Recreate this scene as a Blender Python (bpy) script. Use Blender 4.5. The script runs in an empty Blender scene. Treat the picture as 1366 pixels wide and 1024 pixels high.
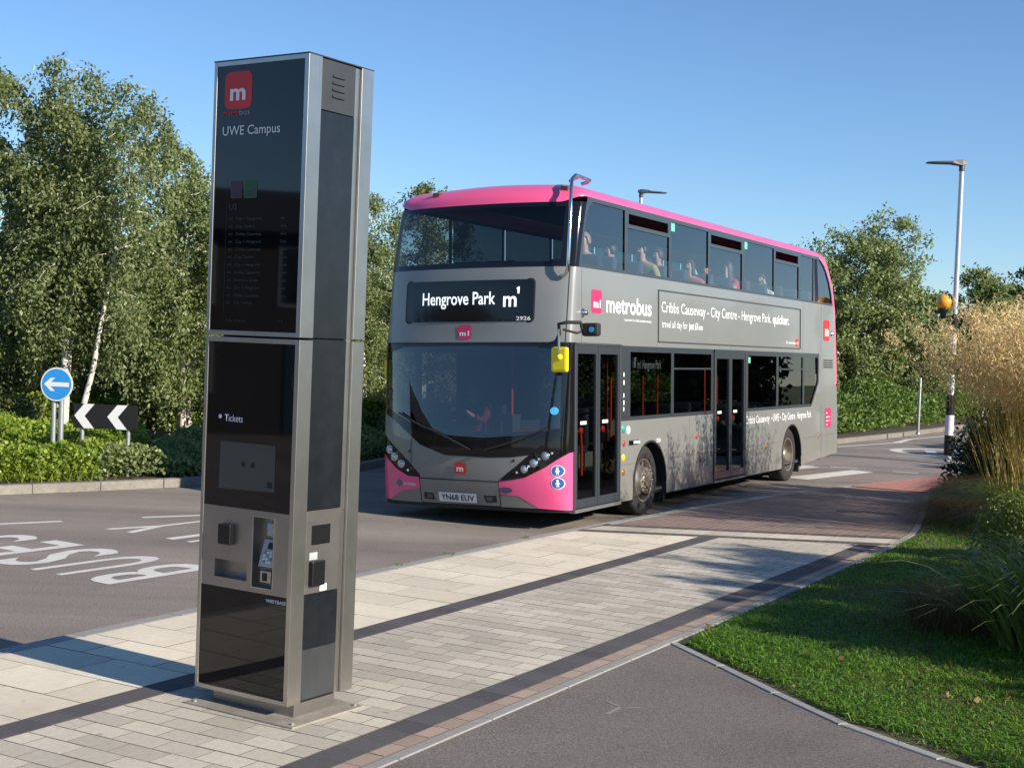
import bpy, bmesh, math, random
import numpy as np
from mathutils import Vector, Matrix, geometry
random.seed(7); RNG = np.random.default_rng(11)
SC = bpy.context.scene
COL = SC.collection
# ------------------------------------------------------------------ camera
CAM_H, PITCH, ROLL, FPX = 2.176, 0.0300, 0.0393, 1850.0
cam_data = bpy.data.cameras.new('camera'); cam = bpy.data.objects.new('camera', cam_data); COL.objects.link(cam)
cam_data.sensor_width = 36.0; cam_data.lens = 36.0 * FPX / 1366.0
cam_data.clip_start = 0.1; cam_data.clip_end = 3000
_F = Vector((0, math.cos(PITCH), -math.sin(PITCH))); _U0 = Vector((0, math.sin(PITCH), math.cos(PITCH))); _R0 = Vector((1, 0, 0))
_R = _R0*math.cos(ROLL) + _U0*math.sin(ROLL); _U = -_R0*math.sin(ROLL) + _U0*math.cos(ROLL)
_m = Matrix((( _R.x, _U.x, -_F.x, 0), (_R.y, _U.y, -_F.y, 0), (_R.z, _U.z, -_F.z, CAM_H), (0, 0, 0, 1)))
cam.matrix_world = _m
SC.camera = cam
# ------------------------------------------------------------------ sky, sun, exposure
SUN_EL = math.radians(25.0)
SUN_H = Vector((0.828, -0.560, 0)).normalized()          # horizontal direction towards the sun
SUN_AZ = math.atan2(SUN_H.x, SUN_H.y)
world = bpy.data.worlds.new('World'); SC.world = world; world.use_nodes = True
wn = world.node_tree; wn.nodes.clear()
sky = wn.nodes.new('ShaderNodeTexSky'); sky.sky_type = 'NISHITA'; sky.sun_disc = False
sky.sun_elevation = SUN_EL; sky.sun_rotation = SUN_AZ
sky.altitude = 60; sky.air_density = 0.95; sky.dust_density = 0.0; sky.ozone_density = 6.0
bg = wn.nodes.new('ShaderNodeBackground'); bg.inputs['Strength'].default_value = 0.094
wo = wn.nodes.new('ShaderNodeOutputWorld')
wn.links.new(sky.outputs[0], bg.inputs['Color']); wn.links.new(bg.outputs[0], wo.inputs['Surface'])
sun_d = bpy.data.lights.new('sun', 'SUN'); sun_d.energy = 4.6; sun_d.angle = math.radians(0.53); sun_d.color = (1.0, 0.91, 0.79)
sun = bpy.data.objects.new('sun', sun_d); COL.objects.link(sun)
_sd = Vector((SUN_H.x*math.cos(SUN_EL), SUN_H.y*math.cos(SUN_EL), math.sin(SUN_EL)))
sun.rotation_euler = _sd.to_track_quat('Z', 'Y').to_euler(); sun.location = (20, -16, 20)
SC.view_settings.view_transform = 'Standard'; SC.view_settings.look = 'None'
SC.view_settings.exposure = 0.72; SC.view_settings.gamma = 1.0; SC.view_settings.use_curve_mapping = False
SC.render.engine = 'CYCLES'
SC.cycles.use_denoising = True
SC.cycles.max_bounces = 8; SC.cycles.transparent_max_bounces = 16; SC.cycles.glossy_bounces = 4; SC.cycles.diffuse_bounces = 3
SC.cycles.caustics_reflective = False; SC.cycles.caustics_refractive = False
SC.cycles.sample_clamp_indirect = 6.0

# ------------------------------------------------------------------ materials
def lin(c):
    return tuple(((x/255)/12.92 if x/255 <= 0.04045 else ((x/255+0.055)/1.055)**2.4) for x in c)
MATS = {}
def mat(name, col, rough=0.6, metal=0.0, var=0.0, vscale=8.0, bump=0.0, bscale=40.0, spec=0.5, coat=0.0, objvar=0.0, stain=0.0, sscale=1.2, detail=6.0, aniso=None, emit=None, gum=0.0, patch=0.0):
    """principled material: base colour varied by two noises, optional per-object value shift, bump"""
    if name in MATS: return MATS[name]
    m = bpy.data.materials.new(name); m.use_nodes = True; nt = m.node_tree; b = nt.nodes['Principled BSDF']
    b.inputs['Roughness'].default_value = rough; b.inputs['Metallic'].default_value = metal
    b.inputs['Specular IOR Level'].default_value = spec
    b.inputs['Coat Weight'].default_value = coat; b.inputs['Coat Roughness'].default_value = 0.06
    col4 = (*col, 1); b.inputs['Base Color'].default_value = col4
    L = nt.links.new; out = None
    tc = nt.nodes.new('ShaderNodeTexCoord')
    if var or stain or objvar:
        rgb = nt.nodes.new('ShaderNodeRGB'); rgb.outputs[0].default_value = col4; cur = rgb.outputs[0]
        def mul(cur, fac_socket, lo, hi):
            mr = nt.nodes.new('ShaderNodeMapRange'); mr.inputs['From Min'].default_value = 0.25; mr.inputs['From Max'].default_value = 0.75
            mr.inputs['To Min'].default_value = lo; mr.inputs['To Max'].default_value = hi
            L(fac_socket, mr.inputs['Value'])
            mx = nt.nodes.new('ShaderNodeVectorMath'); mx.operation = 'SCALE'
            L(cur, mx.inputs[0]); L(mr.outputs[0], mx.inputs['Scale']); return mx.outputs[0]
        if var:
            n = nt.nodes.new('ShaderNodeTexNoise'); n.inputs['Scale'].default_value = vscale; n.inputs['Detail'].default_value = detail
            n.inputs['Roughness'].default_value = 0.7; L(tc.outputs['Object'], n.inputs['Vector'])
            cur = mul(cur, n.outputs['Fac'], 1-var, 1+var)
        if stain:
            n = nt.nodes.new('ShaderNodeTexNoise'); n.inputs['Scale'].default_value = sscale; n.inputs['Detail'].default_value = 4
            g = nt.nodes.new('ShaderNodeNewGeometry'); L(g.outputs['Position'], n.inputs['Vector'])
            cur = mul(cur, n.outputs['Fac'], 1-stain, 1+stain*0.6)
        if patch:
            n = nt.nodes.new('ShaderNodeTexNoise'); n.inputs['Scale'].default_value = 1.7; n.inputs['Detail'].default_value = 9; n.inputs['Roughness'].default_value = 0.72; n.inputs['Distortion'].default_value = 0.6
            g = nt.nodes.new('ShaderNodeNewGeometry'); L(g.outputs['Position'], n.inputs['Vector'])
            rp = nt.nodes.new('ShaderNodeMapRange'); rp.inputs['From Min'].default_value = 0.58; rp.inputs['From Max'].default_value = 0.72; rp.inputs['To Min'].default_value = 1.0; rp.inputs['To Max'].default_value = 1-patch; L(n.outputs['Fac'], rp.inputs['Value'])
            mx = nt.nodes.new('ShaderNodeVectorMath'); mx.operation = 'SCALE'; L(cur, mx.inputs[0]); L(rp.outputs[0], mx.inputs['Scale']); cur = mx.outputs[0]
        if gum:
            v = nt.nodes.new('ShaderNodeTexVoronoi'); v.inputs['Scale'].default_value = 3.2; v.inputs['Randomness'].default_value = 1.0
            g = nt.nodes.new('ShaderNodeNewGeometry'); L(g.outputs['Position'], v.inputs['Vector'])
            rp = nt.nodes.new('ShaderNodeMapRange'); rp.inputs['From Min'].default_value = 0.045; rp.inputs['From Max'].default_value = 0.075; rp.inputs['To Min'].default_value = 1-gum; rp.inputs['To Max'].default_value = 1.0; L(v.outputs['Distance'], rp.inputs['Value'])
            mx = nt.nodes.new('ShaderNodeVectorMath'); mx.operation = 'SCALE'; L(cur, mx.inputs[0]); L(rp.outputs[0], mx.inputs['Scale']); cur = mx.outputs[0]
        if objvar:
            oi = nt.nodes.new('ShaderNodeObjectInfo')
            mr = nt.nodes.new('ShaderNodeMapRange'); mr.inputs['To Min'].default_value = 1-objvar; mr.inputs['To Max'].default_value = 1+objvar
            L(oi.outputs['Random'], mr.inputs['Value'])
            mx = nt.nodes.new('ShaderNodeVectorMath'); mx.operation = 'SCALE'; L(cur, mx.inputs[0]); L(mr.outputs[0], mx.inputs['Scale']); cur = mx.outputs[0]
        L(cur, b.inputs['Base Color'])
    if bump:
        n = nt.nodes.new('ShaderNodeTexNoise'); n.inputs['Scale'].default_value = bscale; n.inputs['Detail'].default_value = 5
        if aniso:
            mp = nt.nodes.new('ShaderNodeMapping'); mp.inputs['Scale'].default_value = aniso; L(tc.outputs['Object'], mp.inputs['Vector']); L(mp.outputs[0], n.inputs['Vector'])
        else: L(tc.outputs['Object'], n.inputs['Vector'])
        bp = nt.nodes.new('ShaderNodeBump'); bp.inputs['Strength'].default_value = bump; bp.inputs['Distance'].default_value = 0.01
        L(n.outputs['Fac'], bp.inputs['Height']); L(bp.outputs[0], b.inputs['Normal'])
    if emit:
        b.inputs['Emission Color'].default_value = (*emit[0], 1); b.inputs['Emission Strength'].default_value = emit[1]
    MATS[name] = m
    return m
def glass_mat(name, tint, ior=1.5, refl=1.0, rough=0.0, add=0.0):
    if name in MATS: return MATS[name]
    m = bpy.data.materials.new(name); m.use_nodes = True; nt = m.node_tree; nt.nodes.clear()
    o = nt.nodes.new('ShaderNodeOutputMaterial'); mx = nt.nodes.new('ShaderNodeMixShader')
    t = nt.nodes.new('ShaderNodeBsdfTransparent'); t.inputs[0].default_value = (*tint, 1)
    g = nt.nodes.new('ShaderNodeBsdfGlossy'); g.inputs['Roughness'].default_value = rough; g.inputs['Color'].default_value = (refl, refl, refl, 1)
    f = nt.nodes.new('ShaderNodeFresnel'); f.inputs['IOR'].default_value = ior
    ad = nt.nodes.new('ShaderNodeMath'); ad.operation = 'ADD'; ad.use_clamp = True; ad.inputs[1].default_value = add
    nt.links.new(f.outputs[0], ad.inputs[0])
    nt.links.new(ad.outputs[0], mx.inputs[0]); nt.links.new(t.outputs[0], mx.inputs[1]); nt.links.new(g.outputs[0], mx.inputs[2]); nt.links.new(mx.outputs[0], o.inputs['Surface'])
    MATS[name] = m; return m
def leaf_mat(name, c1, c2, trans=0.35, rough=0.5, tcol=None):
    """foliage: two colours mixed per leaf, diffuse + translucent + a little gloss"""
    if name in MATS: return MATS[name]
    m = bpy.data.materials.new(name); m.use_nodes = True; nt = m.node_tree; b = nt.nodes['Principled BSDF']; L = nt.links.new
    g = nt.nodes.new('ShaderNodeNewGeometry'); mixc = nt.nodes.new('ShaderNodeMix'); mixc.data_type = 'RGBA'
    mixc.inputs[6].default_value = (*c1, 1); mixc.inputs[7].default_value = (*c2, 1)
    L(g.outputs['Random Per Island'], mixc.inputs[0]); L(mixc.outputs[2], b.inputs['Base Color'])
    b.inputs['Roughness'].default_value = rough; b.inputs['Specular IOR Level'].default_value = 0.35
    tr = nt.nodes.new('ShaderNodeBsdfTranslucent'); ms = nt.nodes.new('ShaderNodeMixShader'); ms.inputs[0].default_value = trans
    hs = nt.nodes.new('ShaderNodeHueSaturation'); hs.inputs['Value'].default_value = 1.5; hs.inputs['Saturation'].default_value = 1.1
    L(mixc.outputs[2], hs.inputs['Color']); L(hs.outputs[0], tr.inputs['Color'])
    L(b.outputs[0], ms.inputs[1]); L(tr.outputs[0], ms.inputs[2]); L(ms.outputs[0], nt.nodes['Material Output'].inputs['Surface'])
    MATS[name] = m; return m

# ------------------------------------------------------------------ mesh helpers
def tag(o, label=None, cat=None, group=None, kind=None):
    if label: o['label'] = label
    if cat: o['category'] = cat
    if group: o['group'] = group
    if kind: o['kind'] = kind
    return o
def link(name, me, parent=None, mats=None):
    o = bpy.data.objects.new(name, me); COL.objects.link(o)
    if mats:
        for m_ in (mats if isinstance(mats, (list, tuple)) else [mats]): me.materials.append(m_)
    if parent is not None: o.parent = parent
    return o
def empty(name, loc, rot=(0, 0, 0), **kw):
    o = bpy.data.objects.new(name, None); COL.objects.link(o); o.location = loc; o.rotation_euler = rot; o.empty_display_size = 0.2
    return tag(o, **kw)
class MB:
    def __init__(s): s.v = []; s.f = []; s.m = []
    def add(s, vs, fs, mi=0):
        k = len(s.v); s.v += [tuple(p) for p in vs]; s.f += [tuple(i+k for i in f) for f in fs]; s.m += [mi]*len(fs)
    def poly(s, pts, mi=0): s.add(pts, [tuple(range(len(pts)))], mi)
    def box(s, a, b, mi=0):
        x0, y0, z0 = a; x1, y1, z1 = b
        s.add([(x0,y0,z0),(x1,y0,z0),(x1,y1,z0),(x0,y1,z0),(x0,y0,z1),(x1,y0,z1),(x1,y1,z1),(x0,y1,z1)],
              [(0,3,2,1),(4,5,6,7),(0,1,5,4),(1,2,6,5),(2,3,7,6),(3,0,4,7)], mi)
    def cbox(s, a, b, c, mi=0):
        """box with chamfered edges"""
        bm = bmesh.new(); bmesh.ops.create_cube(bm, size=1)
        for v in bm.verts:
            v.co = Vector([a[i] + (v.co[i]+0.5)*(b[i]-a[i]) for i in range(3)])
        bmesh.ops.bevel(bm, geom=bm.edges[:], offset=c, segments=2, affect='EDGES', profile=0.6)
        bm.verts.index_update(); s.add([v.co[:] for v in bm.verts], [[v.index for v in f.verts] for f in bm.faces], mi); bm.free()
    def grid(s, P, mi=0, closed=False):
        n = len(P); k = len(P[0]); vs = [p for r in P for p in r]; fs = []
        for i in range(n-1):
            for j in range(k if closed else k-1):
                fs.append((i*k+j, i*k+(j+1) % k, (i+1)*k+(j+1) % k, (i+1)*k+j))
        s.add(vs, fs, mi)
    def tube(s, path, r, seg=8, mi=0, caps=True):
        path = [Vector(p) for p in path]; n = len(path); rr = r if isinstance(r, (list, tuple)) else [r]*n
        up = None; P = []
        for i, p in enumerate(path):
            d = (path[min(i+1, n-1)] - path[max(i-1, 0)])
            if d.length < 1e-9: d = Vector((0, 0, 1))
            d.normalize()
            if up is None:
                up = Vector((0, 0, 1)) if abs(d.z) < 0.9 else Vector((1, 0, 0))
            a = (up - d*up.dot(d));
            if a.length < 1e-6: a = d.orthogonal()
            a.normalize(); up = a; b = d.cross(a)
            P.append([p + (a*math.cos(t) + b*math.sin(t))*rr[i] for t in [2*math.pi*j/seg for j in range(seg)]])
        s.grid(P, mi, closed=True)
        if caps:
            s.poly(list(reversed(P[0])), mi); s.poly(P[-1], mi)
    def lathe(s, prof, c, axis='z', seg=24, mi=0):
        P = []
        for r, h in prof:
            row = []
            for j in range(seg):
                t = 2*math.pi*j/seg; x, y = r*math.cos(t), r*math.sin(t)
                row.append({'z': (c[0]+x, c[1]+y, c[2]+h), 'y': (c[0]+x, c[1]+h, c[2]+y), 'x': (c[0]+h, c[1]+x, c[2]+y)}[axis])
            P.append(row)
        s.grid(P, mi, closed=True)
    def prism(s, pts, ax, h0, h1, mi=0):
        """extrude a 2-D outline; ax maps (u,v,h) -> xyz"""
        n = len(pts); A = [ax(u, v, h0) for u, v in pts]; B = [ax(u, v, h1) for u, v in pts]
        s.add(A+B, [tuple(range(n-1, -1, -1)), tuple(range(n, 2*n))] + [(i, (i+1) % n, n+(i+1) % n, n+i) for i in range(n)], mi)
    def mesh(s, name, smooth=False):
        me = bpy.data.meshes.new(name); me.from_pydata(s.v, [], s.f)
        me.polygons.foreach_set('material_index', s.m)
        if smooth: me.polygons.foreach_set('use_smooth', [True]*len(s.f))
        me.update(); return me
    def build(s, name, mats, parent=None, smooth=False, bevel=0.0, fixn=True, auto=None):
        me = s.mesh(name, smooth)
        if fixn:
            bm = bmesh.new(); bm.from_mesh(me); bmesh.ops.recalc_face_normals(bm, faces=bm.faces[:]); bm.to_mesh(me); bm.free()
        if auto: me.set_sharp_from_angle(angle=math.radians(auto))
        o = link(name, me, parent, mats)
        if bevel:
            md = o.modifiers.new('bevel', 'BEVEL'); md.width = bevel; md.segments = 2; md.limit_method = 'ANGLE'
        return o
def npmesh(name, V, k, mat_, parent=None, smooth=False, F=None):
    """fast mesh: V (N,3) with every k vertices one polygon (or F index array (M,k))"""
    me = bpy.data.meshes.new(name); V = np.ascontiguousarray(V, dtype=np.float32)
    nf = len(V)//k if F is None else len(F)
    me.vertices.add(len(V)); me.vertices.foreach_set('co', V.ravel())
    idx = np.arange(nf*k, dtype=np.int32) if F is None else np.ascontiguousarray(F, dtype=np.int32).ravel()
    me.loops.add(nf*k); me.loops.foreach_set('vertex_index', idx)
    me.polygons.add(nf); me.polygons.foreach_set('loop_start', np.arange(0, nf*k, k, dtype=np.int32))
    if smooth: me.polygons.foreach_set('use_smooth', np.ones(nf, dtype=bool))
    me.update(calc_edges=True)
    return link(name, me, parent, mat_)
def rrect(x0, x1, y0, y1, r, n=5):
    pts = []
    for cx, cy, a0 in ((x1-r, y1-r, 0), (x0+r, y1-r, 90), (x0+r, y0+r, 180), (x1-r, y0+r, 270)):
        for i in range(n+1):
            a = math.radians(a0 + 90*i/n); pts.append((cx+r*math.cos(a), cy+r*math.sin(a)))
    return pts
def disc(cx, cy, r, n=28, ry=None): return [(cx+r*math.cos(2*math.pi*i/n), cy+(ry or r)*math.sin(2*math.pi*i/n)) for i in range(n)]
_CAP = None
def text_mesh2d(body, bold=0.0, res=3):
    cu = bpy.data.curves.new('lettering', 'FONT'); cu.body = body; cu.size = 1.0; cu.offset = bold; cu.resolution_u = res
    ob = bpy.data.objects.new('lettering', cu); COL.objects.link(ob)
    dg = bpy.context.evaluated_depsgraph_get(); dg.update()
    me = bpy.data.meshes.new_from_object(ob.evaluated_get(dg)); bpy.data.objects.remove(ob); bpy.data.curves.remove(cu)
    return me
def text_part(body, fmap, x0, x1, base, cap, m_, parent, bold=0.0, name='lettering', italic=0.0, flip=False):
    """flat lettering: x0..x1 the line's extent, base the baseline, cap the height of a capital; fmap(u,v)->xyz"""
    me = text_mesh2d(body, bold); n = len(me.vertices); co = np.empty(n*3, dtype=np.float32); me.vertices.foreach_get('co', co); co = co.reshape(-1, 3)
    if n == 0: return None
    a, b = co[:, 0].min(), co[:, 0].max()
    CAPH = 0.729
    u = x0 + (co[:, 0]-a)/(b-a)*(x1-x0); v = base + co[:, 1]/CAPH*cap
    u = u + italic*(v-base)
    P = np.array([fmap(float(p), float(q)) for p, q in zip(u, v)], dtype=np.float32)
    xs = co[:, 0]; me.vertices.foreach_set('co', P.ravel()); me.update()
    if ' ' in body:      # each word a part of its own
        order = np.sort(np.unique(np.round(xs, 4))); tris = [tuple(p.vertices) for p in me.polygons]
        iv = sorted((float(xs[list(t)].min()), float(xs[list(t)].max())) for t in tris); spans = [list(iv[0])]
        for a_, b_ in iv[1:]:
            if a_-spans[-1][1] > 0.16: spans.append([a_, b_])
            else: spans[-1][1] = max(spans[-1][1], b_)
        if len(spans) > 1:
            o = None
            for a_, b_ in spans:
                ts = [t for t in tris if a_-1e-4 <= xs[list(t)].min() and xs[list(t)].max() <= b_+1e-4]; used = sorted({i for t in ts for i in t}); ix = {k: n_ for n_, k in enumerate(used)}
                m2 = bpy.data.meshes.new(name); m2.from_pydata([tuple(P[k]) for k in used], [], [tuple(ix[i] for i in t) for t in ts]); o = link(name, m2, parent, m_)
            return o
    if flip: me.flip_normals()
    me.materials.clear()
    o = link(name, me, parent, m_); return o
def flat_part(name, outline, fmap, m_, parent, holes=(), sub=0):
    polys = [list(outline)] + [list(h) for h in holes]
    tri = [tuple(t) for t in geometry.tessellate_polygon([[Vector((p[0], p[1], 0)) for p in q] for q in polys])]
    pts = [tuple(p) for q in polys for p in q]
    for _ in range(sub):
        mid_, out = {}, []
        def mp(i, j):
            k = (min(i, j), max(i, j))
            if k not in mid_:
                mid_[k] = len(pts); pts.append(((pts[i][0]+pts[j][0])/2, (pts[i][1]+pts[j][1])/2))
            return mid_[k]
        for a_, b_, c_ in tri:
            x, y, z = mp(a_, b_), mp(b_, c_), mp(c_, a_); out += [(a_, x, z), (x, b_, y), (z, y, c_), (x, y, z)]
        tri = out
    b = MB(); b.add([fmap(*p) for p in pts], tri); return b.build(name, m_, parent, fixn=False)
# ------------------------------------------------------------------ ground, road, pavement
E1 = (0.495, 0.869); NN = (0.869, -0.495); ZP = 0.12
def W(n, s, z=ZP): return (n*NN[0]+s*E1[0], n*NN[1]+s*E1[1], z)
def NS(x, y): return (x*NN[0]+y*NN[1], x*E1[0]+y*E1[1])
def lerp_tab(T, s): return float(np.interp(s, [a for a, b in T], [b for a, b in T]))
KERB = [(-6, -7.06), (13.3, -7.06), (15, -6.97), (17.4, -6.84), (20.5, -6.76), (23, -6.5), (25.7, -5.88), (28, -4.9), (31, -3.0)]
EDGE = [(-6, -3.80), (14.9, -3.82), (16.4, -3.92), (17.7, -4.12), (22.3, -5.1), (24.5, -4.9), (28, -3.6), (31, -2.0)]
def zpav(s): return ZP - 0.11*max(0.0, min(1.0, (s-17.0)/6.0))       # dropped towards the crossing
M_road = mat('asphalt_road', (0.262, 0.222, 0.190), 0.85, var=0.55, vscale=62, bump=0.6, bscale=200, stain=0.22, sscale=0.45, detail=2.5, patch=0.25, gum=0.25)
M_path = mat('asphalt_path', (0.178, 0.153, 0.133), 0.85, var=0.58, vscale=75, bump=0.6, bscale=220, stain=0.2, sscale=0.9, detail=2.5, patch=0.18, gum=0.2)
M_slab = mat('slab_concrete', (0.70, 0.62, 0.475), 0.8, gum=0.4, patch=0.10, var=0.10, vscale=14, bump=0.2, bscale=160, objvar=0.09, stain=0.14, sscale=1.3)
M_paver = mat('paver_concrete', (0.505, 0.455, 0.365), 0.85, gum=0.35, patch=0.14, var=0.16, vscale=22, bump=0.3, bscale=150, objvar=0.17, stain=0.14, sscale=0.9)
M_dark = mat('paver_charcoal', (0.085, 0.077, 0.078), 0.8, var=0.2, vscale=25, bump=0.3, bscale=150, objvar=0.16)
M_pink = mat('paver_pink', (0.36, 0.265, 0.205), 0.85, var=0.16, vscale=25, bump=0.3, bscale=150, objvar=0.14)
M_kerb = mat('kerb_concrete', (0.31, 0.295, 0.265), 0.8, var=0.14, vscale=18, bump=0.2, bscale=120, objvar=0.08, stain=0.12)
M_joint = mat('dirty_joint', (0.16, 0.135, 0.105), 0.95)
M_bed = mat('joint_sand', (0.21, 0.18, 0.14), 0.95, var=0.25, vscale=30)
M_white = mat('road_paint', (0.66, 0.64, 0.59), 0.7, var=0.12, vscale=30, bump=0.2, bscale=200, stain=0.12, sscale=4)
M_soil = mat('soil', (0.065, 0.05, 0.033), 0.95, var=0.35, vscale=20, bump=0.6, bscale=60)
M_turf = mat('turf_ground', (0.060, 0.080, 0.022), 0.95, var=0.35, vscale=12, bump=0.6, bscale=60)
M_tact = mat('tactile_red', (0.42, 0.18, 0.145), 0.8, var=0.12, vscale=30)
def road_wear():
    """fine cracks and worn paint let the asphalt through"""
    nt = M_white.node_tree; b = nt.nodes['Principled BSDF']; L = nt.links.new
    n = nt.nodes.new('ShaderNodeTexNoise'); n.inputs['Scale'].default_value = 9; n.inputs['Detail'].default_value = 8; n.inputs['Roughness'].default_value = 0.8
    g = nt.nodes.new('ShaderNodeNewGeometry'); L(g.outputs['Position'], n.inputs['Vector'])
    r = nt.nodes.new('ShaderNodeValToRGB'); r.color_ramp.elements[0].position = 0.60; r.color_ramp.elements[1].position = 0.70
    r.color_ramp.elements[0].color = (0, 0, 0, 1); r.color_ramp.elements[1].color = (0.75, 0.75, 0.75, 1); L(n.outputs['Fac'], r.inputs[0])
    src = b.inputs['Base Color'].links[0].from_socket
    mx = nt.nodes.new('ShaderNodeMix'); mx.data_type = 'RGBA'; L(r.outputs[0], mx.inputs[0]); L(src, mx.inputs[6]); mx.inputs[7].default_value = (0.17, 0.155, 0.148, 1)
    L(mx.outputs[2], b.inputs['Base Color'])
road_wear()
def tyre_tracks(m_, ang, amt):
    """long faint streaks along the direction of travel"""
    nt = m_.node_tree; b_ = nt.nodes['Principled BSDF']; L = nt.links.new; src = b_.inputs['Base Color'].links[0].from_socket
    g = nt.nodes.new('ShaderNodeNewGeometry'); mp = nt.nodes.new('ShaderNodeMapping'); mp.inputs['Rotation'].default_value = (0, 0, ang); mp.inputs['Scale'].default_value = (0.07, 1.5, 1); L(g.outputs['Position'], mp.inputs['Vector'])
    n = nt.nodes.new('ShaderNodeTexNoise'); n.inputs['Scale'].default_value = 1.0; n.inputs['Detail'].default_value = 5; L(mp.outputs[0], n.inputs['Vector'])
    mr = nt.nodes.new('ShaderNodeMapRange'); mr.inputs['From Min'].default_value = .3; mr.inputs['From Max'].default_value = .7; mr.inputs['To Min'].default_value = 1-amt; mr.inputs['To Max'].default_value = 1+amt*.7; L(n.outputs['Fac'], mr.inputs['Value'])
    mx = nt.nodes.new('ShaderNodeVectorMath'); mx.operation = 'SCALE'; L(src, mx.inputs[0]); L(mr.outputs[0], mx.inputs['Scale']); L(mx.outputs[0], b_.inputs['Base Color'])
tyre_tracks(M_road, math.radians(-48), .22)
def brick_mat():
    m = bpy.data.materials.new('block_paving_red'); m.use_nodes = True; nt = m.node_tree; b = nt.nodes['Principled BSDF']; L = nt.links.new
    g = nt.nodes.new('ShaderNodeNewGeometry'); mp = nt.nodes.new('ShaderNodeMapping'); mp.inputs['Rotation'].default_value = (0, 0, math.radians(-60.3)); L(g.outputs['Position'], mp.inputs['Vector'])
    br = nt.nodes.new('ShaderNodeTexBrick'); br.inputs['Scale'].default_value = 1.0; br.inputs['Brick Width'].default_value = 0.2; br.inputs['Row Height'].default_value = 0.1; br.inputs['Mortar Size'].default_value = 0.005
    br.inputs['Color1'].default_value = (0.285, 0.20, 0.162, 1); br.inputs['Color2'].default_value = (0.225, 0.165, 0.138, 1); br.inputs['Mortar'].default_value = (0.09, 0.07, 0.06, 1); br.inputs['Bias'].default_value = 0
    L(mp.outputs[0], br.inputs['Vector']); L(br.outputs['Color'], b.inputs['Base Color']); b.inputs['Roughness'].default_value = 0.85
    bp = nt.nodes.new('ShaderNodeBump'); bp.inputs['Strength'].default_value = 0.5; bp.inputs['Distance'].default_value = 0.005; bp.invert = True; L(br.outputs['Fac'], bp.inputs['Height']); L(bp.outputs[0], b.inputs['Normal'])
    return m
M_block = brick_mat()
# open country to the horizon, and the carriageway
b = MB(); b.poly([(-1500, -1500, -0.03), (1500, -1500, -0.03), (1500, 1500, -0.03), (-1500, 1500, -0.03)])
tag(b.build('ground', M_turf), kind='structure')
b = MB(); b.poly([(-45, -25, 0), (30, -25, 0), (30, 46, 0), (60, 100, 0), (-30, 100, 0), (-45, 40, 0)])
road = tag(b.build('road', M_road), kind='structure')
# pavement bed
pav = MB(); P = []
ss = [-6+0.5*i for i in range(75)]
for s in ss:
    k, e = lerp_tab(KERB, s), lerp_tab(EDGE, s); z = zpav(s)-0.0035
    P.append([W(k+0.01, s, -0.02), W(k+0.01, s, z-0.02)] + [W(k+0.01+(e-0.01-k-0.01)*t/6, s, z) for t in range(7)] + [W(e-0.01, s, -0.02)])
pav.grid(P)
pavement = tag(pav.build('pavement', M_bed, fixn=True), kind='structure')
def clip(poly, f):
    out = []
    for i in range(len(poly)):
        p, q = poly[i], poly[(i+1) % len(poly)]; a, c = f(p), f(q)
        if a >= 0: out.append(p)
        if (a >= 0) != (c >= 0):
            t = a/(a-c); out.append((p[0]+(q[0]-p[0])*t, p[1]+(q[1]-p[1])*t))
    return out
def shrink(poly, d):
    n = len(poly); A = sum(poly[i][0]*poly[(i+1) % n][1]-poly[(i+1) % n][0]*poly[i][1] for i in range(n))
    sg = 1 if A > 0 else -1; out = []
    for i in range(n):
        p0, p1, p2 = Vector(poly[i-1]), Vector(poly[i]), Vector(poly[(i+1) % n])
        d1 = (p1-p0).normalized(); d2 = (p2-p1).normalized()
        n1 = Vector((-d1.y, d1.x))*sg; n2 = Vector((-d2.y, d2.x))*sg; k = 1+n1.dot(n2)
        q = p1 + (n1+n2)*(d/max(k, 0.25)); out.append((q.x, q.y))
    return out
def chamfered(b, poly, zt, depth=0.05, c=0.0014, to=lambda n, s, z: W(n, s, z), mi=0, side=1):
    n = len(poly); inn = shrink(poly, c); R0 = [to(p[0], p[1], zt(p)-depth) for p in poly]; R1 = [to(p[0], p[1], zt(p)-c*0.8) for p in poly]; R2 = [to(p[0], p[1], zt(p)) for p in inn]
    k = len(b.v); b.v += R0+R1+R2
    for i in range(n):
        j = (i+1) % n; b.f += [(k+i, k+j, k+n+j, k+n+i), (k+n+i, k+n+j, k+2*n+j, k+2*n+i)]; b.m += [mi+side, mi+side if c < 0.003 else mi]
    b.f.append(tuple(k+2*n+i for i in range(n))); b.m.append(mi)
_pc = {}
def block(name, dn, ds, n0, s0, m_, parent, z, gap=0.006):
    """an unclipped block: shared mesh, placed by its object transform"""
    key = (name, round(dn, 3), round(ds, 3))
    if key not in _pc:
        bb = MB(); chamfered(bb, [(gap/2, gap/2), (dn-gap/2, gap/2), (dn-gap/2, ds-gap/2), (gap/2, ds-gap/2)], lambda p: 0.0, to=lambda n, s, z: (n*NN[0]+s*E1[0], n*NN[1]+s*E1[1], z))
        me = bb.mesh(name); bm = bmesh.new(); bm.from_mesh(me); bmesh.ops.recalc_face_normals(bm, faces=bm.faces[:]); bm.to_mesh(me); bm.free(); me.materials.append(m_); me.materials.append(M_joint); _pc[key] = me
    o = bpy.data.objects.new(name, _pc[key]); COL.objects.link(o); o.parent = parent; o.location = W(n0, s0, z); return o
def piece(name, poly, m_, parent, zt=lambda p: ZP, gap=0.006):
    poly = shrink(poly, gap/2)
    if len(poly) < 3: return
    bb = MB(); chamfered(bb, poly, zt); return bb.build(name, [m_, M_joint], parent)
jz = lambda: ZP + random.uniform(-0.0008, 0.0010)
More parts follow.
